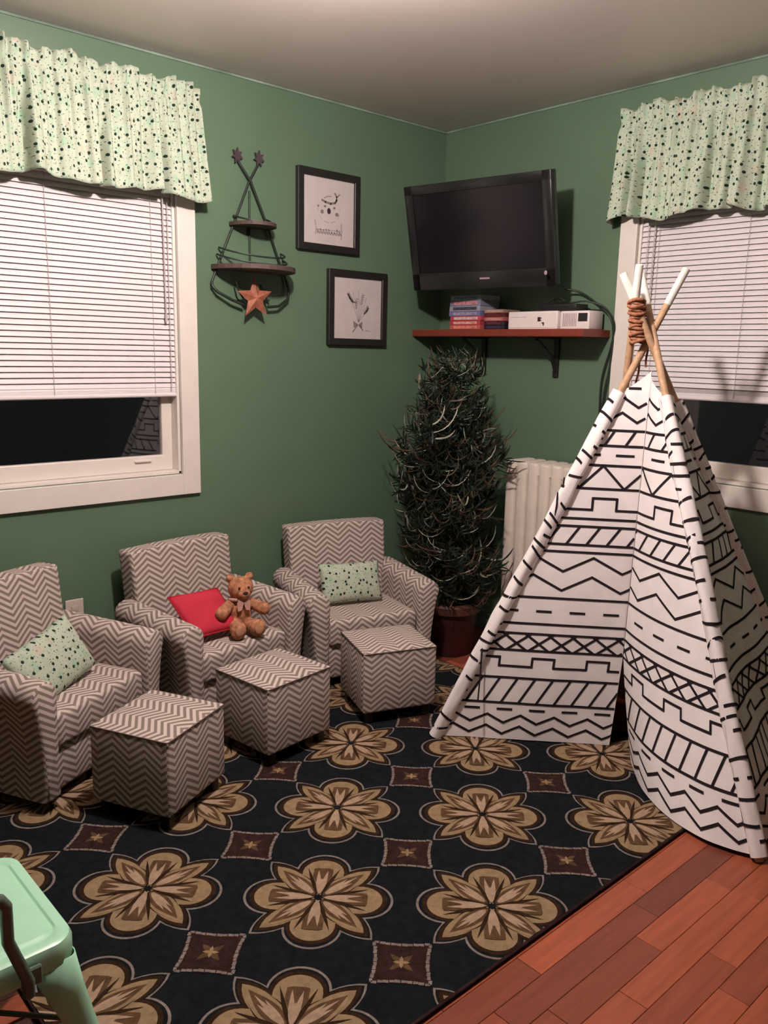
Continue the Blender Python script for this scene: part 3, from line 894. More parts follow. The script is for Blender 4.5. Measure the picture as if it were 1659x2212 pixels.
def zig(u0, u1, period, amp, z, ph=0.0):
    out = []; h = period / 2; k = math.floor((u0 - ph) / h)
    while True:
        u = ph + k * h
        out.append((u, z + (amp / 2 if k % 2 else -amp / 2)))
        if u > u1: break
        k += 1
    return [out]
def meander(u1, period, zl, zh, ph=0.0, duty=0.4):
    out = []; u = ph
    while u < u1:
        out += [(u, zl), (u + period * (1 - duty), zl), (u + period * (1 - duty), zh), (u + period, zh)]
        u += period
    return [out]
def dashes(u1, period, ln, z, ph=0.0): 
    o = []; u = ph
    while u < u1: o.append([(u, z), (u + ln, z)]); u += period
    return o
def slashes(u1, period, lean, zl, zh, ph=0.0):
    o = []; u = ph
    while u < u1: o.append([(u + lean, zl), (u, zh)]); u += period
    return o
def rowset(ph, sg):
    """all print lines as polylines in (u, z); u from the central crease outwards"""
    W_ = 0.95; L_ = []
    hl = lambda z: L_.append([(-0.01, z), (W_, z)])
    L_ += zig(-.01, W_, 0.118, 0.030, 0.050, ph); L_ += zig(-.01, W_, 0.118, 0.030, 0.092, ph)
    L_ += dashes(W_, 0.115, 0.05, 0.128, ph * .5)
    hl(0.152); hl(0.247); L_ += slashes(W_, 0.062, 0.050 * sg, 0.152, 0.247, ph - .05)
    L_ += meander(W_, 0.19, 0.290, 0.322, ph - 0.1)
    hl(0.350); hl(0.412)
    L_ += slashes(W_, 0.078, 0.085, 0.350, 0.412, ph - .1); L_ += slashes(W_, 0.078, -0.085, 0.350, 0.412, ph)
    hl(0.449)
    L_ += dashes(W_, 0.115, 0.048, 0.495, ph)
    hl(0.545)
    L_ += zig(-.01, W_, 0.20, 0.052, 0.600, ph); L_ += zig(-.01, W_, 0.20, 0.052, 0.668, ph)
    hl(0.712); hl(0.738); hl(0.803); L_ += slashes(W_, 0.068, 0.044 * sg, 0.738, 0.803, ph - .05)
    hl(0.830)
    L_ += meander(W_, 0.20, 0.862, 0.902, ph - .08)
    hl(0.935); hl(1.015); L_ += zig(-.01, W_, 0.15, 0.078, 0.975, ph + .02)
    L_ += dashes(W_, 0.11, 0.055, 1.050, ph)
    hl(1.082); hl(1.134); L_ += slashes(W_, 0.068, 0.030 * sg, 1.082, 1.134, ph)
    L_ += zig(-.01, W_, 0.10, 0.032, 1.178, ph); L_ += zig(-.01, W_, 0.10, 0.032, 1.228, ph)
    L_ += dashes(W_, 0.07, 0.035, 1.275, ph)
    return L_
def panel(name, A, B, outward, ztopA, ztopB, rows, bulge=None, wr=0.006, seed=0, zmin=0.014, u_margin=0.0, wave=0.0):
    """A(z), B(z): edge curves (B = where u is 0)."""
    O = Vector(outward)
    def S(u, z):
        a, b = A(z), B(z); w = (a - b).length
        s_ = u / w if w > 1e-6 else 0
        p = b + (a - b) * s_
        if bulge: p = p + bulge(s_, z)
        k = max(0, min(1, s_)); env = (4 * k * (1 - k)) ** 0.5 if 0 < k < 1 else 0
        nz = noise.noise(Vector((u * 4 + seed, z * 1.6, seed * 3.1))) + 0.5 * noise.noise(Vector((u * 11 + seed, z * 3, seed)))
        low = max(0, 1 - z / 0.45)
        p = p + O * (nz * wr * env * (1 + 1.5 * low))
        return p - TC
    nu, nv = 40, 70; mb = MB()
    def g(i, j):
        zt = ztopB + (ztopA - ztopB) * i
        z = zmin + (zt - zmin) * j
        w = (A(z) - B(z)).length
        return S(w * i, z)
    mb.grid(g, nu, nv, 0)
    hw = 0.0041; e = 0.002
    def wid(z): return (A(z) - B(z)).length
    for line in rows:
        for (u0, z0), (u1, z1) in zip(line[:-1], line[1:]):
            L_ = math.hypot(u1 - u0, z1 - z0)
            if L_ < 1e-6: continue
            nseg = max(1, int(L_ / 0.012)); du, dz = (u1 - u0) / L_, (z1 - z0) / L_
            px, pz = -dz * hw, du * hw
            for q in range(nseg):
                ta = q / nseg * L_ - (hw * .7 if q == 0 else 0.0004); tb = (q + 1) / nseg * L_ + (hw * .7 if q == nseg - 1 else 0.0004)
                cs = [(u0 + du * ta + px, z0 + dz * ta + pz), (u0 + du * tb + px, z0 + dz * tb + pz), (u0 + du * tb - px, z0 + dz * tb - pz), (u0 + du * ta - px, z0 + dz * ta - pz)]
                mu = u0 + du * (ta + tb) / 2; mz = z0 + dz * (ta + tb) / 2
                if mz < zmin + .004: continue
                w = wid(mz)
                zt = ztopB + (ztopA - ztopB) * min(1, max(0, mu / max(w, 1e-4)))
                if mz > zt - 0.006 or mu > w - u_margin or mu < 0: continue
                pts = []
                for (u, z) in cs:
                    u = min(max(u, 0.0), w)
                    p = S(u, z); pu = S(u + e, z) - p; pzv = S(u, z + e) - p
                    nn = pu.cross(pzv)
                    if nn.length > 1e-12:
                        nn.normalize()
                        if nn.dot(O) < 0: nn = -nn
                    pts.append(p + nn * 0.0016)
                mb.add(pts, [(0, 1, 2, 3)], 1)
    return mb.build(name, [M['fabric'], M['ink']], tp, smooth=60, fix=False)
# central crease of the front, with the slit opening below z = 0.33
CB = Vector((-0.655, -1.56, 0.0)); CT = Vector((-0.62, -1.572, 1.33))
def cline(z): return CB + (CT - CB) * (z / 1.33)
def slitL(z):
    p = cline(z)
    if z < 0.33: p = p + Vector((-0.012, 0.012, 0)) * (1 - z / 0.33)
    return p
def slitR(z):
    p = cline(z) + Vector((-0.004, -0.004, 0))
    if z < 0.36: p = p + Vector((-0.050, -0.100, 0)) * (1 - z / 0.36) ** 1.2
    return p
edge = lambda k: (lambda z: pole(k, z))
panel('front_flap', edge('L'), slitL, (-0.75, -0.65, 0.2), 1.262, 1.335, rowset(0.03, 1), wr=0.007, seed=1.0, u_margin=0.02)
def bulgeR(s_, z): return Vector((-0.105, -0.010, 0)) * (4 * s_ * (1 - s_)) * math.exp(-(z / 0.33) ** 1.3) + Vector((-0.02, 0, 0)) * (4 * s_ * (1 - s_))
panel('front_flap', edge('R'), slitR, (-0.9, -0.1, 0.25), 1.255, 1.335, rowset(0.06, -1), bulge=bulgeR, wr=0.007, seed=5.0, u_margin=0.02)
panel('side_panel', edge('R'), edge('BR'), (0.3, -0.95, 0.3), 1.250, 1.23, rowset(0.0, 1), wr=0.012, seed=9.0, u_margin=0.0)
panel('side_panel', edge('L'), edge('BL'), (0.1, 0.95, 0.3), 1.262, 1.23, rowset(0.05, 1), wr=0.012, seed=12.0)
panel('back_panel', edge('BL'), edge('BR'), (0.95, 0.2, 0.3), 1.23, 1.26, rowset(0.05, 1), wr=0.010, seed=15.0)
# sleeves round the two front poles
RZS = [0.05, 0.092, 0.152, 0.2, 0.247, 0.31, 0.35, 0.38, 0.412, 0.449, 0.50, 0.545, 0.6, 0.66, 0.712, 0.738, 0.77, 0.803, 0.83, 0.88, 0.935, 0.975, 1.015, 1.05, 1.082, 1.11, 1.134, 1.178, 1.22]
def sleeve(k, z1, seed):
    mb = MB(); n = 20; N = 90; rnd = random.Random(seed)
    def ctr(z): return pole(k, z) - TC
    ax = (TOP[k] - BOT[k]).normalized()
    side = Vector((0, 0, 1)).cross(ax).normalized(); fr = ax.cross(side)
    def P_(th, z, off=0):
        r = 0.0235 + 0.003 * noise.noise(Vector((z * 14, th, seed))) + 0.0025 * math.sin(3 * th + z * 9)
        return ctr(z) + (side * math.cos(th) + fr * math.sin(th)) * (r + off)
    mb.grid(lambda i, j: P_(2 * PI * i, 0.012 + (z1 - 0.012) * j), n, N)
    for z in RZS:
        if z > z1 - 0.01: continue
        a0 = rnd.uniform(0, 2 * PI); span = rnd.uniform(PI * 0.9, PI * 1.7); sl = rnd.uniform(-0.010, 0.014)
        m = 14; h = 0.0042
        for q in range(m):
            t0, t1 = a0 + span * q / m, a0 + span * (q + 1) / m
            f = lambda t: z + sl * math.sin(t)
            mb.add([P_(t0, f(t0) - h, .0014), P_(t1, f(t1) - h, .0014), P_(t1, f(t1) + h, .0014), P_(t0, f(t0) + h, .0014)], [(0, 1, 2, 3)], 1)
    mb.build('pole_sleeve', [M['fabric'], M['ink']], tp, smooth=60, fix=False)
sleeve('L', 1.262, 2); sleeve('R', 1.252, 3); sleeve('BL', 1.23, 4); sleeve('BR', 1.235, 5)

for (z0_, ln, off) in ((0.345, 0.17, (-0.024, -0.022)), (0.955, 0.085, (-0.030, 0.012)), (0.905, 0.07, (-0.034, 0.004))):
    p0 = pole('L', z0_) - TC + Vector((off[0], off[1], 0))
    MB().tube([p0 + Vector((0.014, 0.008, 0.012)), p0, p0 + Vector((-0.003, -0.002, -ln * .4)), p0 + Vector((-0.030 if ln > .1 else -0.002, -0.018 if ln > .1 else 0.004, -ln))], 0.0028, 6).build('tie_cord', M['ink'], tp, smooth=60)

# ================================================================== RADIATOR
rd = empty('radiator', (-0.12, -1.05, 0.0), 0, 'cream cast iron column radiator behind the tepee under the right window', 'radiator')
secs = 15; sp = 0.0615; y0 = -0.628
def radsec(first):
    bm = bmesh.new(); bmesh.ops.create_cube(bm, size=1.0)
    for v in bm.verts: v.co = Vector((v.co.x * 0.165, v.co.y * sp * 0.93, 0.09 + (v.co.z + .5) * 0.82))
    es = [e for e in bm.edges if abs(e.verts[0].co.z - e.verts[1].co.z) > 0.1]
    bmesh.ops.bevel(bm, geom=es, offset=0.019, segments=4, profile=0.5, affect='EDGES')
    if first:
        es = [e for e in bm.edges if min(e.verts[0].co.z, e.verts[1].co.z) > 0.89 and min(e.verts[0].co.y, e.verts[1].co.y) > 0.02]
        for v in bm.verts:
            if v.co.z > 0.88 and v.co.y > 0: v.co.z -= 0.0
    es = [e for e in bm.edges if min(e.verts[0].co.z, e.verts[1].co.z) > 0.89 and len([f for f in e.link_faces if abs(f.normal.z) > 0.9]) == 1]
    bmesh.ops.bevel(bm, geom=es, offset=0.014, segments=3, profile=0.5, affect='EDGES')
    return MB().bm(bm)
me = radsec(False).mesh('radiator_section', M['radiator'], smooth=50)
for k in range(secs):
    o = bpy.data.objects.new('radiator_section', me); o.location = (0.002, y0 - sp * (k + .5) + 1.05, 0); link(o, rd)
# rounded headers joining the sections, with a quarter-round end
def header(za, zb, sgn):
    prof = []
    R_ = 0.045
    ya, yb = y0, y0 - sp * secs
    for k in range(7):
        th = PI / 2 * k / 6; prof.append((ya + 0.004 - R_ + R_ * math.cos(th), zb - R_ + R_ * math.sin(th)))
    for k in range(7):
        th = PI / 2 + PI / 2 * k / 6; prof.append((yb - 0.004 + R_ + R_ * math.cos(th), zb - R_ + R_ * math.sin(th)))
    prof += [(yb - 0.004, za), (ya + 0.004, za)]
    mb = MB().prism([(p[0] + 1.05, p[1]) for p in prof], lambda a, b, t: (t, a, b), -0.070, 0.070)
    return mb
header(0.855, 0.904, 1).build('top_header', M['radiator'], rd, smooth=35)
for k in (0.5, secs - .5):
    for sx in (-0.055, 0.055):
        MB().lathe([(0.0, 0.0), (0.018, 0.0), (0.013, 0.05), (0.02, 0.1)], 12, (sx, y0 - sp * k + 1.05, 0)).build('foot', M['radiator'], rd, smooth=40)
MB().tube([(-0.0, y0 + 1.045, 0.15), (0, y0 + 1.10, 0.15), (0, y0 + 1.10, 0.0)], 0.014, 10).build('supply_pipe', M['radiator'], rd, smooth=50)

# ================================================================== POTTED TREE
TX, TY = -0.395, -0.475
tr = empty('potted_tree', (TX, TY, 0), 0, 'dark artificial fir tree with pale twigs painted as highlights standing in the corner', 'tree')
pot = MB().lathe([(0.0, 0.0), (0.088, 0.0), (0.096, 0.02), (0.112, 0.20), (0.112, 0.21), (0.12, 0.212), (0.124, 0.235), (0.120, 0.25), (0.108, 0.252), (0.104, 0.225), (0.0, 0.222)], 40)
po = pot.build('pot', M['pot'], tr, smooth=40)
po.scale = (1.14, 1.14, 1.0); po.location = (0.018, -0.012, 0)
MB().lathe([(0.112, 0.208), (0.1265, 0.211), (0.128, 0.245), (0.1205, 0.254), (0.106, 0.2545)], 40).build('pot_rim', M['potrim'], po, smooth=40)
MB().sphere((0, 0, 0.225), 0.10, (1, 1, 0.12)).build('moss', M['soil'], tr, smooth=80)
MB().tube([(0.004 * math.sin(i), 0.004 * math.cos(i * 1.3), 0.2 + i * 0.058) for i in range(20)], [0.020 - 0.0008 * i for i in range(20)], 8).build('trunk', M['bark'], tr, smooth=60)
def branch_mesh(seed):
    r = random.Random(seed); mb = MB()
    # unit branch along +x, length 1, drooping then lifting at the tip
    sag = r.uniform(0.12, 0.3); lift = r.uniform(0.10, 0.35); bend = r.uniform(-0.25, 0.25)
    def c(t): return Vector((t * (1 - 0.1 * t), bend * t * t * 0.5, -sag * math.sin(PI * t * 0.8) + lift * t ** 3 * 0.8))
    pts = [c(i / 10) for i in range(11)]
    mb.tube(pts, [0.014 * (1 - 0.75 * i / 10) + 0.002 for i in range(11)], 5, 2)
    def twig(b, d, L, mi, w, curl=0.14, n=4):
        q = [b]; dd = d.normalized(); sd = Vector((-dd.y, dd.x, 0)) * r.uniform(-0.5, 0.5)
        for k in range(n):
            dd = (dd + Vector((0, 0, curl * k)) * 0.6 + sd * 0.35).normalized()
            q.append(q[-1] + dd * L / n)
        mb.tube(q, [w * (0.7 + 0.3 * math.sin(PI * k / n)) * (1 if k < n else .4) for k in range(n + 1)], 3, mi, cap=False)
    for i in range(40):
        t = r.uniform(0.08, 1.0); b = c(t); tan = (c(min(1, t + .02)) - c(t - .02)).normalized()
        a = r.uniform(0, 2 * PI)
        side = Vector((0, math.cos(a), math.sin(a)))
        d = tan * r.uniform(0.2, 1.1) + side * r.uniform(0.6, 1.1)
        twig(b, d, r.uniform(0.16, 0.42), 0, r.uniform(0.011, 0.020), r.uniform(-0.25, 0.3))
    for i in range(4):
        t = r.uniform(0.35, 1.0); b = c(t)
        d = Vector((r.uniform(0.0, 0.8), r.choice([-1, 1]) * r.uniform(0.5, 1.2), r.uniform(-0.5, 0.1)))
        twig(b + Vector((0, 0, 0.02)), d, r.uniform(0.35, 0.85), 1 if r.random() < 0.4 else 2, r.uniform(0.009, 0.016), r.uniform(0.05, 0.4), 6)
    return mb.mesh('branch', [M['needle'], M['needlelight'], M['needlebrown']], fix=False)
bms = [branch_mesh(s_) for s_ in range(12)]
rnd = random.Random(11)
nb = 150
for i in range(nb):
    f = (i + 0.5) / nb
    z = 0.30 + 0.98 * f
    env = (0.262 if z < 0.9 else 0.262 - 0.32 * (z - 0.9)) * (1 + 0.10 * math.sin(z * 21) + 0.06 * math.sin(z * 47))
    if z < 0.45: env *= 0.85
    L = env * rnd.uniform(0.72, 1.16)
    th = i * 2.39996 + rnd.uniform(-0.3, 0.3)
    # keep off the two walls and the radiator
    for _ in range(20):
        x = TX + math.cos(th) * L; y_ = TY + math.sin(th) * L
        lx = (x - chairs[2][0][0]) * math.cos(math.radians(-14.5)) + (y_ - chairs[2][0][1]) * math.sin(math.radians(-14.5))
        if x > -0.07 or y_ > -0.07 or (x > -0.30 and y_ < -0.545) or (z < 0.50 and lx < 0.36) or (z < 0.72 and lx < 0.30): L *= 0.93
        else: break
    o = bpy.data.objects.new('branch', bms[i % 12])
    tilt = rnd.uniform(-0.15, 0.25) + 0.25 * f
    if i > nb - 10: tilt += 0.35
    o.rotation_euler = (rnd.uniform(-0.4, 0.4), -tilt, th)
    o.location = (0, 0, z); o.scale = (L, L, L) if L > 0.14 else (0.14, 0.14, 0.14)
    link(o, tr)

# ================================================================== TV, SHELF AND WHAT STANDS ON IT
tvl = Vector((-0.350, -0.147)); tvr = Vector((-0.222, -0.860))
mid = (tvl + tvr) / 2; ang = math.atan2(tvr.y - tvl.y, tvr.x - tvl.x)
TW = (tvr - tvl).length
tv = empty('television', (mid.x, mid.y, 1.890), 0, 'black flat screen television tilted on the wall above the red shelf', 'television')
tv.rotation_euler = Matrix.Rotation(ang, 3, 'Z').to_euler()
# local: x along the screen, -y towards the room (right-handed: facing = -y rotated)
tilt = math.radians(13)
TM = Matrix.Rotation(tilt, 4, 'X')
hh = 0.227
# facing direction: local -y after rotation ang (about -78 deg) points to -x side
MB().box((-TW / 2, -0.028, -hh), (TW / 2, 0.016, hh), 0.006, 2, 0, TM).build('housing', M['tvbezel'], tv, smooth=40)
fr = MB()
fr.box((-TW / 2, -0.036, hh - 0.040), (TW / 2, -0.026, hh), 0.003, 2, 0, TM); fr.box((-TW / 2, -0.036, -hh), (TW / 2, -0.026, -hh + 0.075), 0.003, 2, 0, TM)
fr.box((-TW / 2, -0.036, -hh), (-TW / 2 + 0.042, -0.026, hh), 0.003, 2, 0, TM); fr.box((TW / 2 - 0.042, -0.036, -hh), (TW / 2, -0.026, hh), 0.003, 2, 0, TM)
fr.build('bezel', M['tvbezel'], tv, smooth=40)
MB().box((-TW / 2 + 0.04, -0.0300, -hh + 0.073), (TW / 2 - 0.04, -0.0275, hh - 0.038), 0, 1, 0, TM).build('screen', M['tvscreen'], tv)
MB().box((0.000, -0.0375, -hh + 0.040), (0.050, -0.0355, -hh + 0.047), 0, 1, 0, TM).build('brand_mark', M['silver'], tv)
MB().sphere((TW / 2 - 0.022, -0.036, -hh + 0.048), 0.007, (1, 0.3, 1.3), 0, 12, 8).build('power_button', M['silver'], tv)
MB().box((-TW / 2 + 0.08, 0.014, -hh + 0.05), (TW / 2 - 0.08, 0.05, hh - 0.06), 0.012, 2, 0, TM).build('back_cover', M['tvbezel'], tv, smooth=40)
mb = MB()
mb.box((-0.09, 0.048, -0.08), (0.09, 0.062, 0.08), 0.002, 1)
wl = tv.matrix_basis
R3 = Matrix.Rotation(-ang, 3, 'Z')
def tvlocal(p): return R3 @ (Vector(p) - Vector((mid.x, mid.y, 1.890)))
mb.tube([(0, 0.055, 0), tvlocal((-0.13, -0.55, 1.865)), tvlocal((-0.012, -0.52, 1.865))], 0.016, 8)
a = [tvlocal((x, y_, z)) for x in (-0.012, 0.0) for y_ in (-0.58, -0.46) for z in (1.76, 1.97)]
mb.add(a, [(0, 1, 3, 2), (4, 6, 7, 5), (0, 2, 6, 4), (1, 5, 7, 3), (0, 4, 5, 1), (2, 3, 7, 6)])
mb.build('wall_arm', M['black'], tv)

sh = empty('wall_shelf', (-0.1, -0.49, 1.455), 0, 'long dark red wooden shelf on black brackets below the television', 'shelf')
MB().box((-0.1, -0.512, 0), (0.099, 0.489, 0.032), 0.003, 2).build('board', M['shelfwood'], sh)
for yb in (-0.735, -0.305):
    mb = MB(); yl = yb + 0.49
    mb.box((0.090, yl - 0.014, -0.175), (0.100, yl + 0.014, 0.0), 0.001, 1)
    mb.box((-0.07, yl - 0.014, -0.008), (0.100, yl + 0.014, -0.0005), 0.001, 1)
    mb.tube([(-0.055, yl, -0.010), (0.0, yl, -0.045), (0.060, yl, -0.090), (0.092, yl, -0.150)], 0.0075, 8)
    mb.build('bracket', M['black'], sh, smooth=40)

SZ = 1.488
def case(x0, x1, yb, ya, z0, z1, cols, label, grp, rz=0.0, cat='disc case', name='disc_case'):
    o = MB().box((-(x1 - x0) / 2, -(ya - yb) / 2, 0), ((x1 - x0) / 2, (ya - yb) / 2, z1 - z0), 0.001, 1).build(name, plain(name + '_' + label[:10], cols[0], 0.4, 0.4, var=0.1))
    o.location = ((x0 + x1) / 2, (yb + ya) / 2, z0); o.rotation_euler = (0, 0, rz)
    tag(o, label, cat, grp)
    if len(cols) > 1:
        MB().box((-(x1 - x0) / 2 - 0.0006, -(ya - yb) / 2 * 0.8, (z1 - z0) * 0.22), (-(x1 - x0) / 2 + 0.001, (ya - yb) / 2 * 0.75, (z1 - z0) * 0.8), 0, 1).build('spine_label', plain('spine_' + label[:12], cols[1], 0.5, var=0.3, scale=60), o)
    return o
G1 = 'disc cases stacked on the red shelf'
stack1 = [((0.42, 0.10, 0.09), (0.62, 0.20, 0.14), 'orange red disc case at the bottom of the tall stack'),
          ((0.42, 0.05, 0.06), (0.60, 0.30, 0.26), 'red disc case second from the bottom of the tall stack'),
          ((0.45, 0.06, 0.09), (0.55, 0.40, 0.40), 'red disc case with pale band third up in the tall stack'),
          ((0.15, 0.15, 0.30), (0.28, 0.24, 0.34), 'violet blue disc case in the middle of the tall stack'),
          ((0.30, 0.30, 0.36), (0.06, 0.05, 0.08), 'pale case with dark label in the upper middle of the tall stack'),
          ((0.22, 0.22, 0.32), (0.55, 0.22, 0.22), 'grey case with pink lettering second from top of the tall stack'),
          ((0.30, 0.34, 0.40), (0.16, 0.20, 0.28), 'pale blue grey case on top of the tall stack')]
z = SZ; r6 = random.Random(4)
for i, (a, b, lab) in enumerate(stack1):
    h = [0.02, 0.02, 0.021, 0.022, 0.024, 0.026, 0.022][i]
    dy = r6.uniform(-0.005, 0.005)
    case(-0.172, -0.04, -0.418 + dy, -0.225 + dy, z + 0.0003, z + h, (a, b), lab, G1, r6.uniform(-0.02, 0.02)); z += h
stack2 = [((0.016, 0.012, 0.02), (0.03, 0.03, 0.06), 'black disc case at the bottom of the low stack'),
          ((0.03, 0.012, 0.02), (0.10, 0.02, 0.03), 'dark case second from the bottom of the low stack'),
          ((0.36, 0.10, 0.10), (0.42, 0.20, 0.18), 'rosy red disc case third up in the low stack'),
          ((0.08, 0.010, 0.014), (0.10, 0.02, 0.02), 'dark red disc case second from top of the low stack'),
          ((0.30, 0.18, 0.13), (0.36, 0.24, 0.18), 'tan disc case on top of the low stack')]
z = SZ
for i, (a, b, lab) in enumerate(stack2):
    h = [0.019, 0.018, 0.018, 0.018, 0.016][i]
    case(-0.150, -0.03, -0.535, -0.424 + 0.0, z + 0.0003, z + h, (a, b), lab, 'disc cases in the low stack', r6.uniform(-0.01, 0.01)); z += h

def box_obj(name, lo, hi, mat, label, cat, bev=0.004, parts=(), group=None):
    c = ((lo[0] + hi[0]) / 2, (lo[1] + hi[1]) / 2, lo[2])
    e = empty(name, c, 0, label, cat, group)
    inv = Matrix.Translation(-Vector(c))
    MB().box(lo, hi, bev, 2, 0, inv).build('housing', mat, e, smooth=40)
    for (n, l2, h2, m2, b2) in parts: MB().box(l2, h2, b2, 1, 0, inv).build(n, m2, e)
    return e
XF = -0.125
g = box_obj('game_console', (XF, -0.818, SZ), (-0.02, -0.545, SZ + 0.078), M['console'], 'white game console box with black marks on the red shelf', 'game console', 0.006,
        [('front_panel', (XF - 0.0015, -0.808, SZ + 0.008), (XF + 0.001, -0.555, SZ + 0.070), M['console'], 0.0005),
         ('vent_line', (XF - 0.0022, -0.650, SZ + 0.052), (XF, -0.562, SZ + 0.0535), M['silver'], 0)])
inv = Matrix.Translation(-Vector(g.location))
mk = MB()
mk.box((XF - 0.0028, -0.727, SZ + 0.034), (XF - 0.001, -0.713, SZ + 0.052), 0, 1, 0, inv); mk.box((XF - 0.0028, -0.733, SZ + 0.036), (XF - 0.001, -0.726, SZ + 0.040), 0, 1, 0, inv)
mk.box((XF - 0.0028, -0.733, SZ + 0.046), (XF - 0.001, -0.726, SZ + 0.050), 0, 1, 0, inv)
mk.box((XF - 0.0028, -0.748, SZ + 0.016), (XF - 0.001, -0.742, SZ + 0.030), 0, 1, 0, inv); mk.box((XF - 0.0028, -0.741, SZ + 0.024), (XF - 0.001, -0.736, SZ + 0.030), 0, 1, 0, inv)
mk.build('front_logo', M['sketchdark'], g)
g = box_obj('cable_modem', (XF + 0.005, -0.975, SZ), (-0.02, -0.828, SZ + 0.076), M['console'], 'white box with a black display window at the shelf end', 'modem', 0.004,
        [('display_window', (XF + 0.0035, -0.965, SZ + 0.032), (XF + 0.007, -0.920, SZ + 0.066), M['black'], 0)])
inv = Matrix.Translation(-Vector(g.location))
mk = MB()
for k in range(9): mk.box((XF + 0.0035, -0.910 + 0.008 * k, SZ + 0.012), (XF + 0.0055, -0.907 + 0.008 * k, SZ + 0.066), 0, 1, 0, inv)
mk.build('vent_rib', M['silver'], g)
box_obj('media_receiver', (-0.120, -0.905, SZ + 0.0785), (-0.03, -0.690, SZ + 0.106), M['black'], 'black slim receiver lying across the two white boxes', 'receiver', 0.004,
        [('front_strip', (-0.1215, -0.895, SZ + 0.086), (-0.1195, -0.70, SZ + 0.098), M['tvbezel'], 0)])
def cable(pts, r, label, grp='black cables at the end of the red shelf'):
    # Catmull-Rom
    P_ = [Vector(p) for p in pts]; out = []
    Q = [P_[0]] + P_ + [P_[-1]]
    for i in range(1, len(Q) - 2):
        for k in range(8):
            t = k / 8
            a, b, c, d = Q[i - 1], Q[i], Q[i + 1], Q[i + 2]
            out.append(0.5 * ((2 * b) + (c - a) * t + (2 * a - 5 * b + 4 * c - d) * t * t + (3 * b - a - 3 * c + d) * t ** 3))
    out.append(P_[-1])
    o = MB().tube(out, r, 8).build('cable', M['blackmetal'], None, smooth=70)
    return tag(o, label, 'cable', grp)
cable([(-0.06, -0.80, 1.66), (-0.03, -0.86, 1.645), (-0.03, -0.94, 1.600), (-0.03, -1.015, 1.54), (-0.02, -1.03, 1.46), (-0.02, -1.022, 1.32), (-0.02, -1.005, 1.22), (-0.02, -0.99, 0.95)], 0.0045, 'thick black cable arching from the television over the shelf end')
cable([(-0.10, -0.86, SZ + 0.110), (-0.08, -0.93, SZ + 0.115), (-0.05, -1.00, SZ + 0.09), (-0.025, -1.035, SZ + 0.02), (-0.015, -1.02, 1.42), (-0.015, -0.985, 1.28), (-0.015, -0.985, 1.12), (-0.015, -0.99, 0.95)], 0.0038, 'thin black cable looping from the receiver down the right wall')
cable([(-0.11, -0.74, SZ + 0.112), (-0.10, -0.79, SZ + 0.135), (-0.10, -0.83, SZ + 0.118), (-0.09, -0.80, SZ + 0.115), (-0.08, -0.76, SZ + 0.125)], 0.0035, 'short black cable coiled on top of the receiver')

# ================================================================== PICTURES
def ribbon_path(mb, pts, w, fn, mi=0):
    for p, q in zip(pts[:-1], pts[1:]):
        d = Vector((q[0] - p[0], q[1] - p[1]));
        if d.length < 1e-6: continue
        n = Vector((-d.y, d.x)).normalized() * w / 2; d = d.normalized() * w * 0.3
        c = [(p[0] - d.x + n.x, p[1] - d.y + n.y), (q[0] + d.x + n.x, q[1] + d.y + n.y), (q[0] + d.x - n.x, q[1] + d.y - n.y), (p[0] - d.x - n.x, p[1] - d.y - n.y)]
        mb.add([fn(*k) for k in c], [(0, 1, 2, 3)], mi)
def disc(mb, c, rx, rz, fn, mi=0, n=14):
    mb.add([fn(c[0] + rx * math.cos(2 * PI * i / n), c[1] + rz * math.sin(2 * PI * i / n)) for i in range(n)], [tuple(range(n))], mi)
def picture(x0, x1, z0, z1, m, label, draw):
    cx, cz = (x0 + x1) / 2, (z0 + z1) / 2
    r = empty('framed_print', (cx, -0.012, cz), 0, label, 'picture', 'black framed prints')
    w, h = (x1 - x0) / 2, (z1 - z0) / 2
    mb = MB()
    for lo, hi in (((-w, -0.012, h - m), (w, 0.012, h)), ((-w, -0.012, -h), (w, 0.012, -h + m)), ((-w, -0.012, -h + m * .9), (-w + m, 0.012, h - m * .9)), ((w - m, -0.012, -h + m * .9), (w, 0.012, h - m * .9))):
        mb.box(lo, hi, 0.002, 1)
    mb.build('frame', M['black'], r)
    MB().box((-w + m * .8, -0.001, -h + m * .8), (w - m * .8, 0.008, h - m * .8)).build('print', M['paper'], r)
    mb = MB(); draw(mb, lambda a, b: (a, -0.0016, b)); mb.build('drawing', [M['sketch'], M['sketchdark']], r, fix=False)
    return r
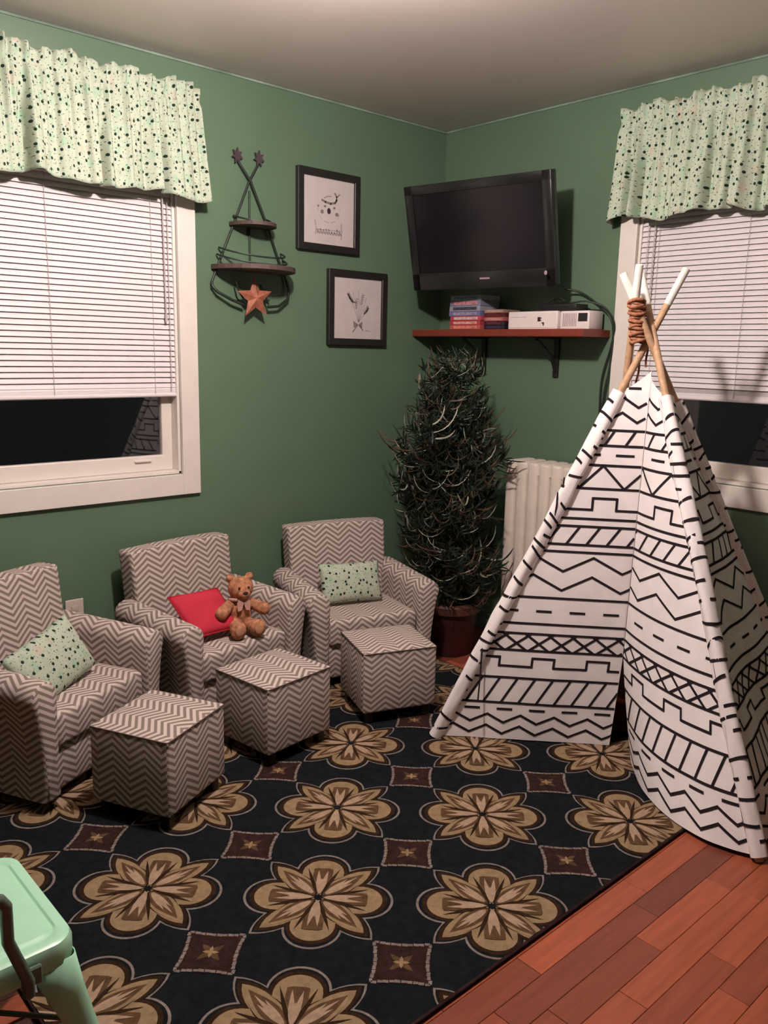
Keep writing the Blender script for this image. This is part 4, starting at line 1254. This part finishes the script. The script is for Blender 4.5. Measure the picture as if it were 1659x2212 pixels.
def draw_bear(mb, f):
    s = 0.0026
    # eyes, nose, cheeks and a feather tuft over a lettering line
    disc(mb, (0.0, 0.004), 0.010, 0.013, f, 1)
    disc(mb, (-0.022, 0.022), 0.007, 0.005, f); disc(mb, (0.030, 0.020), 0.007, 0.005, f)
    disc(mb, (-0.038, -0.002), 0.009, 0.009, f); disc(mb, (0.045, -0.006), 0.010, 0.008, f)
    disc(mb, (-0.060, 0.020), 0.005, 0.005, f)
    ribbon_path(mb, [(-0.040, 0.047), (-0.02, 0.040), (0.01, 0.036), (0.035, 0.042), (0.045, 0.056)], 0.009, f)
    ribbon_path(mb, [(0.040, 0.050), (0.043, 0.068), (0.032, 0.082)], 0.008, f)
    ribbon_path(mb, [(0.043, 0.066), (0.060, 0.080)], 0.005, f)
    ribbon_path(mb, [(-0.028, 0.056), (-0.005, 0.066), (0.012, 0.066)], 0.003, f)
    for k in range(16):
        a0, a1 = PI * (0.95 + 1.1 * k / 16), PI * (0.95 + 1.1 * (k + 1) / 16)
        if k % 3 != 2: ribbon_path(mb, [(0.062 * math.cos(a0), 0.01 + 0.055 * math.sin(a0)), (0.062 * math.cos(a1), 0.01 + 0.055 * math.sin(a1))], 0.0016, f)
    # loose hand lettering
    import random as _r; q = _r.Random(3)
    ribbon_path(mb, [(-0.078, -0.040), (-0.070, -0.075), (-0.076, -0.098)], s, f)
    ribbon_path(mb, [(0.070, -0.042), (0.074, -0.080), (0.070, -0.112)], s, f)
    x = -0.066
    while x < 0.062:
        h_ = q.uniform(0.014, 0.030)
        ribbon_path(mb, [(x, -0.096), (x + 0.003, -0.096 + h_), (x + 0.009, -0.096 + h_ * .6), (x + 0.012, -0.094), (x + 0.004, -0.086)], s * 1.1, f)
        x += 0.0155
    ribbon_path(mb, [(-0.07, -0.078), (0.07, -0.074)], 0.0018, f)
def draw_twigs(mb, f):
    base = (0.006, -0.060)
    tips = [(-0.058, 0.066), (-0.03, 0.075), (0.004, 0.080), (0.030, 0.066), (0.052, 0.052), (0.062, 0.006)]
    for (a, b) in tips:
        ribbon_path(mb, [base, ((base[0] + a) / 2 + 0.004, (base[1] + b) / 2), (a, b)], 0.0018, f)
    def leafs(p, q, n, L):
        for k in range(n):
            t = k / n; x = p[0] + (q[0] - p[0]) * t; z = p[1] + (q[1] - p[1]) * t
            d = Vector((q[0] - p[0], q[1] - p[1])).normalized(); nn = Vector((-d.y, d.x))
            for s_ in (-1, 1): ribbon_path(mb, [(x, z), (x + d.x * L + nn.x * L * s_, z + d.y * L + nn.y * L * s_)], 0.003, f)
    leafs((-0.030, 0.030), (-0.060, 0.070), 6, 0.008); leafs((0.018, 0.02), (0.034, 0.068), 5, 0.009); leafs((0.04, -0.02), (0.064, 0.010), 4, 0.010); leafs((-0.01, 0.0), (-0.004, 0.05), 5, 0.007)
    ribbon_path(mb, [(-0.058, 0.062), (-0.048, 0.046), (-0.030, 0.030)], 0.010, f)
    ribbon_path(mb, [(-0.028, 0.028), (-0.008, 0.028)], 0.007, f)
    ribbon_path(mb, [(0.040, -0.022), (0.060, -0.004), (0.064, 0.012)], 0.008, f)
    # bow
    mb.add([f(0.006, -0.072), f(-0.026, -0.056), f(-0.022, -0.088)], [(0, 1, 2)]); mb.add([f(0.006, -0.072), f(0.030, -0.056), f(0.028, -0.090)], [(0, 1, 2)])
    ribbon_path(mb, [(0.0, -0.075), (-0.022, -0.100), (-0.030, -0.106)], 0.005, f); ribbon_path(mb, [(0.010, -0.075), (0.034, -0.098)], 0.005, f)
    for k in range(8): ribbon_path(mb, [(0.05 + 0.004 * k, -0.102 + 0.002 * (k % 3)), (0.053 + 0.004 * k, -0.094 - 0.001 * k)], 0.0015, f)
picture(-0.914, -0.568, 1.806, 2.146, 0.031, 'black framed print of an animal face, upper of the two prints', draw_bear)
picture(-0.743, -0.392, 1.403, 1.738, 0.031, 'black framed print of tied twigs, lower of the two prints', draw_twigs)

# ================================================================== WALL RACK (wire tepee with two shelves)
wr = empty('wire_wall_rack', (-1.15, 0.0, 1.85), 0, 'dark metal tepee shaped wall rack with two small wooden shelves', 'wall rack')
WO = Vector(wr.location)
def W(x, d, z): return Vector((x, -d, z)) - WO
mb = MB()
mb.tube([W(-1.105, 0.012, 2.125), W(-1.155, 0.014, 2.045), W(-1.235, 0.012, 1.86), W(-1.30, 0.012, 1.72), W(-1.335, 0.012, 1.64)], 0.0052, 8)
mb.tube([W(-1.205, 0.012, 2.115), W(-1.153, 0.022, 2.045), W(-1.072, 0.014, 1.89), W(-1.01, 0.014, 1.745), W(-0.972, 0.012, 1.67)], 0.0052, 8)
mb.build('leg_rod', M['blackmetal'], wr, smooth=60)
MB().tube([W(-1.150, 0.008, 2.01), W(-1.152, 0.008, 1.86), W(-1.150, 0.008, 1.70)], 0.004, 8).build('centre_rod', M['blackmetal'], wr, smooth=60)
# foot curls
mb = MB()
mb.tube([W(-1.335, 0.012, 1.64), W(-1.338, 0.02, 1.622), W(-1.32, 0.03, 1.600), W(-1.26, 0.04, 1.572), W(-1.205, 0.04, 1.555)], 0.006, 8)
mb.tube([W(-0.972, 0.012, 1.67), W(-0.962, 0.02, 1.63), W(-0.975, 0.03, 1.59), W(-1.03, 0.04, 1.558), W(-1.085, 0.04, 1.552)], 0.006, 8)
mb.tube([W(-1.245, 0.05, 1.645), W(-1.235, 0.05, 1.61), W(-1.195, 0.045, 1.562)], 0.004, 6)
mb.tube([W(-1.13, 0.05, 1.64), W(-1.105, 0.05, 1.60), W(-1.085, 0.045, 1.562)], 0.004, 6)
mb.build('curled_foot_rod', M['blackmetal'], wr, smooth=60)
def demilune(xc, hw, dep, z, th):
    pts = [(xc - hw, 0.004)] + [(xc - hw * math.cos(PI * k / 16), 0.012 + dep * math.sin(PI * k / 16)) for k in range(17)] + [(xc + hw, 0.004)]
    return MB().prism(pts, lambda a, b, t: W(a, b, z + t), 0, th)
demilune(-1.148, 0.098, 0.120, 1.866, 0.014).build('shelf_board', M['rackwood'], wr)
demilune(-1.150, 0.182, 0.190, 1.690, 0.018).build('shelf_board', M['rackwood'], wr)
def rail(xc, hw, dep, z, r=0.0038):
    return MB().tube([W(xc - hw * math.cos(PI * k / 16), 0.012 + dep * math.sin(PI * k / 16), z - dep * 0.28 * math.sin(PI * k / 16)) for k in range(17)], r, 6)
rail(-1.15, 0.080, 0.090, 1.905).build('guard_rail', M['blackmetal'], wr, smooth=60)
rail(-1.15, 0.150, 0.120, 1.775).build('guard_rail', M['blackmetal'], wr, smooth=60)
rail(-1.15, 0.160, 0.125, 1.748).build('guard_rail', M['blackmetal'], wr, smooth=60)
def rosette(xc, zc, s):
    pts = []
    for k in range(14):
        a = 2 * PI * k / 14 + 0.2; r_ = (0.034 if k % 2 else 0.018) * s
        pts.append((xc + r_ * math.cos(a) * 0.8, zc + r_ * math.sin(a)))
    return MB().prism(pts, lambda a, b, t: W(a, t, b), 0.008, 0.016)
rosette(-1.208, 2.135, 0.95).build('metal_leaf', M['leafmetal'], wr)
rosette(-1.105, 2.140, 0.95).build('metal_leaf', M['leafmetal'], wr)
# hanging star
pts = []
for k in range(10):
    a = PI / 2 + 2 * PI * k / 10 + 0.05; r_ = 0.088 if k % 2 == 0 else 0.038
    pts.append((r_ * math.cos(a), r_ * math.sin(a)))
st = MB(); n = 10
vs_ = [(p[0], 0.0, p[1]) for p in pts] + [(0, -0.018, 0), (0, 0.006, 0)]
st.add(vs_, [(i, (i + 1) % n, n) for i in range(n)] + [(i, n + 1, (i + 1) % n) for i in range(n)])
so = st.build('star_ornament', M['star']); so.location = (-1.162, -0.062, 1.584)
tag(so, 'rusty orange metal star hanging at the bottom of the wire wall rack', 'ornament')

# outlet
ol = empty('wall_outlet', (-1.952, 0.0, 0.315), 0, 'pale outlet plate on the wall behind the leftmost armchair', 'outlet')
MB().box((-0.035, -0.006, 0), (0.035, 0, 0.115), 0.003, 2).build('cover_plate', M['outlet'], ol)
for z in (0.028, 0.070): MB().box((-0.014, -0.0085, z), (0.014, -0.005, z + 0.022), 0.003, 1).build('socket', M['outlet'], ol)

# ================================================================== MINT METAL CHAIR (bottom left)
SX0, SX1, SY0, SY1, STZ = -2.962, -2.632, -1.682, -1.335, 0.31
mc = empty('metal_chair', ((SX0 + SX1) / 2, (SY0 + SY1) / 2, 0.013), 0, 'small mint green metal chair in the bottom left corner', 'chair')
MO = Vector((mc.location.x, mc.location.y, 0.0))
def rrect(x0, x1, y0, y1, r, n=6):
    out = []
    for (cx, cy, a0) in ((x1 - r, y1 - r, 0), (x0 + r, y1 - r, PI / 2), (x0 + r, y0 + r, PI), (x1 - r, y0 + r, 3 * PI / 2)):
        for k in range(n + 1): out.append((cx + r * math.cos(a0 + PI / 2 * k / n), cy + r * math.sin(a0 + PI / 2 * k / n)))
    return out
mb = MB(); rings = []
for inset, z in ((0.004, -0.055), (0.0, -0.045), (0.0, -0.014), (0.004, -0.004), (0.012, 0.0), (0.024, 0.0), (0.028, -0.003), (0.032, -0.003), (0.037, 0.0005), (0.06, 0.0015)):
    rings.append([(p[0] - MO.x, p[1] - MO.y, STZ + z) for p in rrect(SX0 + inset, SX1 - inset, SY0 + inset, SY1 - inset, max(0.01, 0.045 - inset * .6))])
n = len(rings[0]); vs_ = [p for r_ in rings for p in r_]; fs = []
for i in range(len(rings) - 1):
    for k in range(n): fs.append((i * n + k, i * n + (k + 1) % n, (i + 1) * n + (k + 1) % n, (i + 1) * n + k))
fs.append(tuple((len(rings) - 1) * n + k for k in range(n)))
mb.add(vs_, fs); mb.build('seat', M['mint'], mc, smooth=35)
for (sx, sy) in ((1, 1), (1, -1), (-1, 1), (-1, -1)):
    X = SX1 if sx > 0 else SX0; Y = SY1 if sy > 0 else SY0
    # folded sheet leg: tapered angle profile flaring outwards
    mb = MB(); vs_ = []
    for (t, w, fl) in ((0, 0.085, 0.0), (0.25, 0.068, 0.010), (0.6, 0.048, 0.028), (1.0, 0.032, 0.050)):
        z = STZ - 0.04 - (STZ - 0.04) * t
        ox, oy = X + sx * (fl - 0.004), Y + sy * (fl - 0.004)
        r = 0.016
        prof = [(ox, oy - sy * w)]
        for k in range(5):
            a = PI / 2 * k / 4
            prof.append((ox - sx * r + sx * r * math.cos(a), oy - sy * r + sy * r * math.sin(a)))
        prof.append((ox - sx * w, oy))
        vs_ += [(p[0] - MO.x, p[1] - MO.y, z) for p in prof]
    m = 7
    mb.add(vs_, [(i * m + k, i * m + k + 1, (i + 1) * m + k + 1, (i + 1) * m + k) for i in range(3) for k in range(m - 1)])
    lo = mb.build('leg', M['mint'], mc, smooth=50)
    sd = lo.modifiers.new('thick', 'SOLIDIFY'); sd.thickness = 0.002; sd.offset = 0
    MB().box((X + sx * 0.040 - MO.x - .014, Y + sy * 0.040 - MO.y - .014, 0 if sx > 0 else -0.013), (X + sx * 0.040 - MO.x + .014, Y + sy * 0.040 - MO.y + .014, 0.008), 0.003, 1).build('rubber_foot', M['black'], lo)
# X brace under the seat
mb = MB()
mb.tube([(SX0 + .02 - MO.x, SY0 + .02 - MO.y, 0.13), (SX1 - .02 - MO.x, SY1 - .02 - MO.y, 0.13)], 0.005, 8); mb.tube([(SX1 - .0 - MO.x, SY0 + .0 - MO.y, 0.13), (SX0 + .02 - MO.x, SY1 - .02 - MO.y, 0.13)], 0.005, 8)
mb.build('cross_brace', M['mintdark'], mc, smooth=60)
# arched tube back
A0 = Vector((-2.734, -1.705, 0.255)); A1 = Vector((-2.859, -1.705, 0.255))
MO = Vector((MO.x, MO.y, 0.0))
P_ = [A0, A0 + Vector((0, -0.004, 0.03)), Vector((-2.766, -1.72, 0.385)), Vector((-2.770, -1.735, 0.462)), Vector((-2.780, -1.74, 0.480)), Vector((-2.798, -1.744, 0.492)), Vector((-2.818, -1.745, 0.494)),
      Vector((-2.868, -1.745, 0.494)), Vector((-2.908, -1.744, 0.480)), Vector((-2.918, -1.735, 0.455)), Vector((-2.923, -1.72, 0.385)), Vector((-2.933, -1.709, 0.29)), Vector((-2.933, -1.705, 0.255))]
MB().tube([p - MO for p in P_], 0.0105, 10).build('back_tube', M['mintdark'], mc, smooth=70)
MB().box((-2.742 - MO.x, -1.700 - MO.y, 0.262), (-2.706 - MO.x, -1.690 - MO.y, 0.298), 0.003, 1).build('bracket_plate', M['mintdark'], mc)
